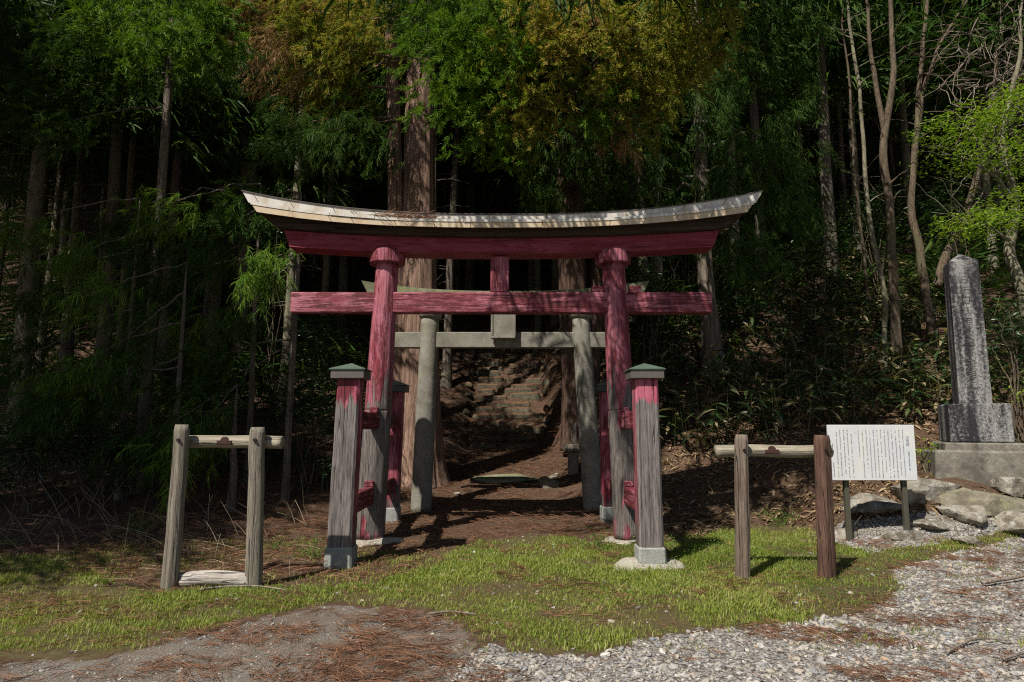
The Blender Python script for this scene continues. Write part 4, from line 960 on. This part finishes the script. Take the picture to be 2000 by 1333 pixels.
sapling('small tree with bright yellow-green spring leaves above the monument', [(pxp([(2015, 640), (1995, 560), (1975, 480), (1985, 390), (1960, 300), (1970, 200), (1990, 80), (2000, -60)], 11.9), [.115, .10, .09, .075, .06, .05, .03, .01]), (pxp([(1985, 395), (1950, 350), (1920, 330), (1890, 300)], 11.8), [.045, .03, .02, .008]), (pxp([(1972, 470), (1940, 448), (1900, 440), (1870, 438)], 11.5), [.035, .025, .015, .006])], 'bark_pale', lv, 'leafy_tree', seed=46, twigs=16)
# tangle of bare vine twigs upper right
r = np.random.default_rng(61); lst = []
for k in range(170):
    c = at(r.uniform(1870, 2040), r.normal(150, 75), r.uniform(12, 13.5)); a = r.uniform(0, 6.28)
    P = [c]; d = np.array([math.cos(a), .3*math.sin(a), r.normal(0, .6)])
    for q in range(5): d = d+r.normal(0, .38, 3); d[2] -= .08; d /= np.linalg.norm(d); P.append(P[-1]+d*r.uniform(.12, .3))
    lst.append(tube(spline(P, 9), np.linspace(.011, .004, 9), 4, cap=False))
vt = part('vine_tangle', join(lst), 'twig', None); tag(vt, 'tangle of bare pale vine twigs in the upper right corner', 'vines', None, 'stuff')

# ================================================================== UNDERGROWTH
def blade_leaf(L=1.0, w=.19):
    V = [(0, 0, 0), (.25*L, w*.42, .05), (.25*L, -w*.42, .05), (.6*L, w*.5, -.02), (.6*L, -w*.5, -.02), (L, 0, -.28), (.3*L, 0, .02), (.62*L, 0, -.06)]
    return np.array(V, float), LEAF_F
BL = blade_leaf()
def sasa_field(N, rngen, inside, h=(.35, .9), ls=(.16, .30)):
    """bamboo grass: each plant a stem with a whorl of lance leaves"""
    r = rngen; P = inside(N, r); N = len(P); H = r.uniform(*h, N); stems, LP, LD, LS = [], [], [], []
    lean = r.normal(0, .16, (N, 2))
    top = P+np.stack([lean[:, 0]*H, lean[:, 1]*H-.08*H, H], -1)
    sv = np.array([(-.5, 0, 0), (.5, 0, 0), (.35, 0, 1), (-.35, 0, 1)], float)
    V = P[:, None]+(top-P)[:, None]*sv[None, :, 2:3]+np.array([1, 0, 0])[None, None]*sv[None, :, 0:1]*.008
    F = np.array([[0, 1, 2, 3]])[None]+(np.arange(N)*4)[:, None, None]
    nl = 7; f = r.uniform(.55, 1.0, (N, nl)); lp = P[:, None]+(top-P)[:, None]*f[..., None]
    a = r.uniform(0, 6.28, (N, nl)); d = np.stack([np.cos(a), np.sin(a), r.uniform(-.5, .55, (N, nl))], -1)
    LV, LF = inst(BL[0], BL[1], frames(d.reshape(-1, 3), r.uniform(*ls, N*nl), .5, r), lp.reshape(-1, 3))
    return join([(V.reshape(-1, 3), F.reshape(-1, 4)), (LV, LF)])
def in_right(N, r):
    X = r.uniform(1.9, 11, N); Y = 10.6+r.uniform(0, 1, N)**1.3*11
    m = (Y > 10.9+np.clip(3.4-X, 0, 3)*.5+fbm(X*.8, Y*.8)*1.2) & ~((np.abs(X-MX) < 1.1) & (Y < 10.6)); X, Y = X[m], Y[m]
    return np.stack([X, Y, tz(X, Y)-.02], -1)
o = link('bamboo_grass', np_mesh('bamboo_grass', *sasa_field(1900, np.random.default_rng(71), in_right, (.35, .95), (.2, .42))), 'sasa'); tag(o, 'dark bamboo grass thicket covering the right-hand slope', 'undergrowth', None, 'stuff')
def in_left(N, r):
    X = r.uniform(-11, -2.6, N); Y = 9.9+r.uniform(0, 1, N)**1.3*9
    m = (Y > 10.6+fbm(X*.8, Y*.8)*1.0); X, Y = X[m], Y[m]
    return np.stack([X, Y, tz(X, Y)-.02], -1)
o = link('bamboo_grass', np_mesh('bamboo_grass', *sasa_field(700, np.random.default_rng(72), in_left, (.3, .8))), 'leaf_dark'); tag(o, 'dark leafy undergrowth under the cedars on the left', 'undergrowth', None, 'stuff')
def undergrowth(N, seed, y0, y1, sc_, lift):
    q = np.random.default_rng(seed); Y = y0+(y1-y0)*q.uniform(0, 1, N)**1.25; X = q.uniform(-1, 1, N)*(.86*Y+5)
    m = ~((np.abs(X+.12) < 1.9) & (Y < 25)) & ((np.abs(X) > 2.6) | (Y > 25)); X, Y = X[m], Y[m]; n = len(X)
    k = q.integers(0, max(1, n//5), n); X = X[k]+q.normal(0, .35, n); Y = Y[k]+q.normal(0, .35, n)
    a = q.uniform(0, 6.28, n); D = np.stack([np.cos(a), np.sin(a), q.uniform(-.1, .9, n)], -1)
    return scatter_sprigs(np.stack([X, Y, tz(X, Y)+q.uniform(.0, lift, n)], -1), D, q.uniform(*sc_, n), SPR_F, q)
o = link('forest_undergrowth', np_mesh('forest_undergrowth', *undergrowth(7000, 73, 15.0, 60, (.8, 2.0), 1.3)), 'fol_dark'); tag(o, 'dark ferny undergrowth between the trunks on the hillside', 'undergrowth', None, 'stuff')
o = link('far_wood', np_mesh('far_wood', *undergrowth(2200, 74, 58, 135, (5, 10), 9.0)), 'fol_dark'); tag(o, 'far wood closing the hilltop behind the trunks', 'wood', None, 'stuff')
# evergreen shrubs
def shrub(label, px, py, Y, rpx, rpy, ry, n, mat='leaf_dark', size=(.05, .10), seed=1, group=None, name='evergreen_shrub'):
    r = np.random.default_rng(seed); c, rad = px_mass(px, py, Y, rpx, rpy, ry); z0 = gz(c[0], Y)
    t = thing(name, label, 'shrub', (c[0], Y, z0), group); lst = []
    for k in range(7): lst.append(limb((c[0]+r.normal(0, .06), Y+r.normal(0, .06), z0-.05), c+r.normal(0, .5, 3)*np.array(rad), .018, .005, r, .05, 7, 4))
    part('stems', join(lst), 'bark_dec', t, True)
    part('foliage', leaf_cloud(c, rad, n, r, size, .8), mat, t)
for k, a in enumerate([('glossy dark shrub between the left frame and left pillar', 625, 690, 12.3, 60, 80, .7, 1500), ('dark shrub behind the left foot post', 600, 780, 11.8, 55, 50, .6, 900), ('dark leafy shrub low at the left edge', 60, 860, 10.6, 70, 50, .6, 900), ('dark leafy shrub behind the fallen stalks on the left', 190, 870, 10.6, 70, 40, .5, 800), ('evergreen shrub above the right lintel end', 1260, 560, 14.5, 40, 70, .6, 900), ('evergreen shrub left of the tall right trunks', 1600, 480, 16, 70, 60, .8, 1200), ('evergreen shrub up the slope behind the slim trunks', 1700, 430, 16.5, 70, 70, .8, 1200), ('dark shrub behind the monument shoulder', 1860, 400, 14.5, 60, 70, .7, 900), ('leafy green shrub right of the monument', 1975, 640, 11.0, 40, 60, .4, 500), ('dense dark shrub above the bank right of the gate', 1450, 600, 15.5, 70, 50, .7, 900), ('evergreen shrub far behind the right red pillar', 1330, 470, 17, 60, 60, .8, 900), ('evergreen shrub under the cedars above the left roof end', 560, 470, 16, 60, 50, .8, 900), ('pale lit shrub deep in the forest left of the great cedar', 690, 390, 24, 60, 60, 1.2, 900)]):
    shrub(*a, seed=200+k, size=(.06, .12) if a[3] < 20 else (.1, .2))
for k, a in enumerate([('small bright seedling on the dark slope right of the gate', 1450, 680, 12.6, 16, 22, .15, 40), ('fresh green shoots at the foot of the brown sapling', 1748, 778, 12.4, 14, 12, .12, 30), ('bright green leaves between sign and monument', 1805, 878, 10.0, 14, 22, .15, 40), ('fresh leafy shoots right of the monument pedestal', 1990, 770, 10.4, 22, 18, .15, 40)]):
    shrub(*a, mat='leaf_bright', size=(.06, .12), seed=300+k, name='green_seedling')
for k, (px, py, h, n, lab) in enumerate([(612, 1085, .26, 260, 'leafy green weed at the left foot of the front left post'), (1168, 1070, .24, 220, 'leafy weed beside the right pillar pad'), (1528, 1040, .22, 260, 'clump of weeds between the right frame posts'), (270, 1045, .30, 320, 'dark green weed clump behind the left log frame'), (530, 1070, .12, 90, 'small bright weed right of the left frame')]):
    v = -(py-666.5)/FPX; Y = (CAMZ-.02)/-((ST+v*CT)/(CT-v*ST)); p = at(px, py, Y); z0 = gz(p[0], Y); r = np.random.default_rng(400+k)
    t = thing('weed', lab, 'weed', (p[0], Y, z0), None)
    part('stems', join([limb((p[0]+r.normal(0, .05), Y+r.normal(0, .05), z0-.02), (p[0]+r.normal(0, .12), Y+r.normal(0, .1), z0+h*r.uniform(.5, 1)), .004, .002, r, .03, 5, 4) for q in range(14)]), 'weed', t)
    part('leaves', leaf_cloud((p[0], Y, z0+h*.45), (.17, .14, h*.5), n, r, (.018, .04), .7), 'weed', t)

# ================================================================== GROUND STUFF
def samp(N, x0, x1, y0, y1, r, power=1.0):
    X = r.uniform(x0, x1, N); Y = y0+(y1-y0)*r.uniform(0, 1, N)**power; return X, Y, tz(X, Y)
def clear(X, Y):
    ok = np.ones(len(X), bool)
    for cx, cy_, rr in ((-1.84, TY, .2), (1.51, TY, .2), (-1.85, 7.42, .18), (1.49, 7.42, .18), (-3.19, 6.43, .08), (-2.41, 6.45, .08), (2.27, 6.81, .08), (3.12, 6.83, .09)):
        ok &= (X-cx)**2+(Y-cy_)**2 > rr*rr
    return ok
r = np.random.default_rng(501)
# grass tufts
def tuft(seed, nb=8, h=.034, spread=.042):
    q = np.random.default_rng(seed); V, F = [], []
    for k in range(nb):
        a = q.uniform(0, 6.28); b = q.normal(0, spread, 2); hh = h*q.uniform(.45, 1.2); ln = q.uniform(.1, 1.2)*hh; wd = q.uniform(.0016, .0032)
        n = np.array([-math.sin(a), math.cos(a), 0])*wd; c = np.array([b[0], b[1], -.004]); d = np.array([math.cos(a), math.sin(a), 0])
        m = c+d*ln*.35+np.array([0, 0, hh*.6]); t_ = c+d*ln+np.array([0, 0, hh])
        i = len(V); V += [c-n, c+n, m+n*.8, m-n*.8, t_]; F += [(i, i+1, i+2), (i, i+2, i+3), (i+3, i+2, i+4)]
    return np.array(V), np.array(F)
X, Y, Z = samp(112000, -7.2, 7.6, 4.7, 9.6, r)
g, a_, v_ = masks(X, Y, Z)
dens = np.clip((fbm(X*1.1, Y*1.1, 2.2)-.30)*3.0, .08, 1)*np.clip((fbm(X*4, Y*4, 7.7, 2)-.27)*3.2, .05, 1)
keep = ((g > .5) & (r.random(len(X)) < dens)) | ((v_ > .5) & (r.random(len(X)) < .05*(fbm(X*2.5, Y*2.5, 8.8) > .58))) | ((g < .5) & (a_ < .5) & (v_ < .5) & (Y < 9) & (r.random(len(X)) < .10*(fbm(X*2, Y*2, 4.4) > .5)))
keep &= clear(X, Y); X, Y, Z = X[keep], Y[keep], Z[keep]
hs = .35+1.25*fbm(X*1.7, Y*1.7, 6.1)+r.uniform(-.2, .35, len(X))
out = []
k = r.integers(0, 4, len(X)); Fm = yaw_frames(r.uniform(0, 6.28, len(X)), hs, .12, r); L = np.stack([X, Y, Z], -1)
for i in range(4):
    V, F = tuft(600+i); s = k == i; out.append(inst(V, F, Fm[s], L[s]))
o = link('grass', np_mesh('grass', *join(out)), 'grass'); tag(o, 'short yellow-green grass in a band before the gate', 'grass', None, 'stuff')
# small creeping weeds in the grass
X, Y, Z = samp(60000, -5, 6, 5.2, 9.2, r); g, a_, v_ = masks(X, Y, Z)
tall = np.clip(1-np.abs(X-2.1)/1.3, 0, 1)*np.clip((Y-6.9)/.7, 0, 1)
keep = (g > .5) & ((fbm(X*.9, Y*.9, 12.2) > .46) | (tall > .2)) & (r.random(len(X)) < .45+.4*tall) & clear(X, Y) & (Y > 5.7)
X, Y, Z, tall = X[keep], Y[keep], Z[keep], tall[keep]; n = len(X)
o = link('ground_weeds', np_mesh('ground_weeds', *inst(LEAF_V, LEAF_F, yaw_frames(r.uniform(0, 6.28, n), r.uniform(.012, .032, n), .5, r), np.stack([X, Y, Z+r.uniform(.005, .05, n)+tall*r.uniform(0, .09, n)], -1))), 'weed'); tag(o, 'low leafy weeds growing through the grass', 'weeds', None, 'stuff')
# gravel
def pebble(seed):
    q = np.random.default_rng(seed); bm = bmesh.new(); bmesh.ops.create_icosphere(bm, subdivisions=1, radius=.55); bm.verts.index_update()
    V, F = bm_out(bm); V = V*q.uniform(.75, 1.2, (len(V), 1))*np.array([1.2, .85, .6]); return V, F[0]
X, Y, Z = samp(60000, -4.2, 8.6, 3.9, 9.2, r, 1.15)
g, a_, v_ = masks(X, Y, Z)
px, py = proj(np.stack([X, Y, Z], -1))
keep = ((v_ > .5) | ((g > .5) & (r.random(len(X)) < .02)) | ((a_ > .5) & (r.random(len(X)) < .22))) & (px < 2060) & (py < 1380)
X, Y, Z = X[keep], Y[keep], Z[keep]; n = len(X); k = r.integers(0, 4, n)
S = np.clip(r.lognormal(-4.0, .45, n), .008, .06)*np.where(a_[keep] > .5, .55, 1); Fm = yaw_frames(r.uniform(0, 6.28, n), S, .3, r); L = np.stack([X, Y, Z+S*.12], -1); out = []
for i in range(4):
    V, F = pebble(700+i); s = k == i; out.append(inst(V, F, Fm[s], L[s]))
o = link('gravel', np_mesh('gravel', *join(out)), 'gravel'); tag(o, 'pale mixed gravel of the lane at lower right', 'gravel', None, 'stuff')
# fallen cedar sprays
def spray(seed, n=7, L=.20, wd=.0050):
    q = np.random.default_rng(seed); out = []
    for i in range(n):
        t_ = i/n; a = q.normal(0, .45); out.append(ribbon(np.array([t_*L*.7, q.normal(0, .008), .006+q.uniform(0, .012)]), np.array([math.cos(a), math.sin(a), q.uniform(0, .25)]), L*q.uniform(.4, .8), wd, np.array([0, q.normal(0, .4), -.25]), q, 2, .5))
    V, F = join(out); return V, F[0]
def litter(N, region, prob, scale, seed, lift=.006):
    q = np.random.default_rng(seed); X, Y, Z = samp(N, *region, q); g, a_, v_ = masks(X, Y, Z)
    keep = q.random(N) < prob(X, Y, g, a_, v_); X, Y, Z = X[keep], Y[keep], Z[keep]; n = len(X); k = q.integers(0, 4, n)
    ang = (fbm(X*.7, Y*.7, 3.9)*5+q.normal(0, .7, n)); Fm = yaw_frames(ang, q.uniform(*scale, n), .15, q); on = (np.abs(X+.12) < 1.0) & (Y > 17)
    Z = np.where(on, tz(np.full(n, -.12), Y, False)+.03+.05*((Y-17) % .345 < .2), Z)
    L = np.stack([X, Y, Z+lift], -1); out = []
    for i in range(4):
        V, F = spray(800+i); s = k == i
        if s.any(): out.append(inst(V, F, Fm[s], L[s]))
    return join(out)
def pr_front(X, Y, g, a_, v_):
    c = fbm(X*1.6, Y*2.6, 21.5); c2 = fbm(X*.6, Y*1.0, 2.5)
    clump = np.clip((c-.50)*8, 0, 1)*np.clip((c2-.3)*4, 0, 1)
    return np.where(a_ > .5, clump*.7+.02, np.where(v_ > .5, clump*.55+.008, np.where(g > .5, .015+.22*(c > .58), .0)))
o = link('fallen_cedar_sprays', np_mesh('fallen_cedar_sprays', *litter(62000, (-4.5, 8, 3.8, 8.6), pr_front, (.3, .95), 901, .014)), 'needle'); tag(o, 'reddish brown fallen cedar sprays drifted on the gravel and asphalt', 'litter', None, 'stuff')
def pr_back(X, Y, g, a_, v_): return np.where((g+a_+v_) > .5, 0, np.where((X > 2.4) & (Y > 9.3), .12, .75)*np.clip(1.2-.05*(Y-8), .3, 1)*np.where((Y > 14) & (np.abs(X+.1) > 2.2), .1, 1))
o = link('cedar_needle_litter', np_mesh('cedar_needle_litter', *litter(24000, (-6.0, 5.0, 6.0, 23.5), pr_back, (.6, 1.3), 902)), 'needle'); tag(o, 'carpet of brown cedar needle litter under and behind the gate', 'litter', None, 'stuff')
q = np.random.default_rng(903); X, Y, Z = samp(11000, 1.8, 9, 8.6, 13.0, q); g, a_, v_ = masks(X, Y, Z); m = (g+a_+v_ < .5) & ~((np.abs(X-MX) < .8) & (Y > 9.2) & (Y < 10.4)); X, Y, Z = X[m], Y[m], Z[m]; n = len(X)
o = link('dry_leaves', np_mesh('dry_leaves', *inst(BL[0], BL[1], yaw_frames(q.uniform(0, 6.28, n), q.uniform(.06, .2, n), .4, q), np.stack([X, Y, Z+.012], -1))), 'dead_leaf'); tag(o, 'dry bamboo leaves littering the bank on the right', 'leaf litter', None, 'stuff')
# dry stalks on the left and around the rocks
def stalks(N, region, hl, seed, leany=.5):
    q = np.random.default_rng(seed); X, Y, Z = samp(N, *region, q); lst = []
    for x_, y_, z_ in zip(X, Y, Z):
        L_ = q.uniform(*hl); a = q.uniform(0, 6.28); up = q.uniform(.05, 1.0)**leany
        d = np.array([math.cos(a)*(1-up*.6), math.sin(a)*.5*(1-up*.6), up*.9])
        lst.append(tube(spline([(x_, y_, z_-.01), (x_+d[0]*L_*.5, y_+d[1]*L_*.5, z_+d[2]*L_*.5+.01), (x_+d[0]*L_*1.02, y_+d[1]*L_*1.02, z_+max(.02, d[2]*L_*.93))], 6), np.linspace(.0048, .0022, 6), 3, cap=False))
    return join(lst)
o = link('dry_stalks', np_mesh('dry_stalks', *stalks(190, (-7.2, -2.9, 8.2, 10.6), (.3, .9), 911, 1.6)), 'stalk'); tag(o, 'fallen dry stalks heaped at the foot of the left thicket', 'stalks', None, 'stuff')
o = link('dry_stalks', np_mesh('dry_stalks', *stalks(130, (-4.0, -2.2, 6.7, 8.6), (.12, .45), 912, 5.0)), 'stalk'); tag(o, 'dry stalks and twigs strewn behind the left log frame', 'stalks', None, 'stuff')
o = link('dry_stalks', np_mesh('dry_stalks', *stalks(170, (3.5, 8, 8.6, 9.9), (.12, .45), 913, 1.0)), 'stalk'); tag(o, 'dry grass stems between the rocks under the monument', 'stalks', None, 'stuff')
# twigs and debris that can be told apart
for k, (pts, R, lab) in enumerate([([(1850, 1282), (1890, 1262), (1920, 1255), (1975, 1258)], .010, 'curved grey twig on the gravel at lower right'), ([(1920, 1148), (1960, 1142), (2000, 1136)], .022, 'pale stick on the gravel at the right edge'), ([(838, 1205), (880, 1202), (930, 1208)], .010, 'brown stick lying where asphalt meets grass'), ([(390, 1160), (440, 1152), (500, 1153), (560, 1160)], .012, 'pale stick in the grass in front of the left frame'), ([(1960, 1295), (1990, 1285), (2010, 1282)], .012, 'pale stick at the lower right corner')]):
    P = []
    for a, b in pts:
        v = -(b-666.5)/FPX; Yg = CAMZ/-((ST+v*CT)/(CT-v*ST)); p = at(a, b, Yg); P.append((p[0], p[1], gz(p[0], p[1])+R+.02))
    tag(part('twig', tube(spline(P, 14), np.linspace(R, R*.55, 14), 7, .1, 5, 4, k), 'twig', None, True), lab, 'twig')
# spray debris resting on the gate roof
q = np.random.default_rng(921); n = 60; xx = q.normal(-1.35, .22, n); zz = 4.172+.25*(np.abs((xx+.13)/3.43)**2.5)
V, F = spray(800); o = link('twig_debris', np_mesh('twig_debris', *inst(V, F, yaw_frames(q.choice([0, 3.14], n)+q.normal(0, .35, n), q.uniform(.7, 1.3, n), .15, q), np.stack([xx-.05, TY-.385+q.normal(0, .012, n), zz+q.uniform(.0, .05, n)], -1))), 'needle'); tag(o, 'clump of fallen cedar sprays caught on the gate roof ledge', 'litter', None, 'stuff')
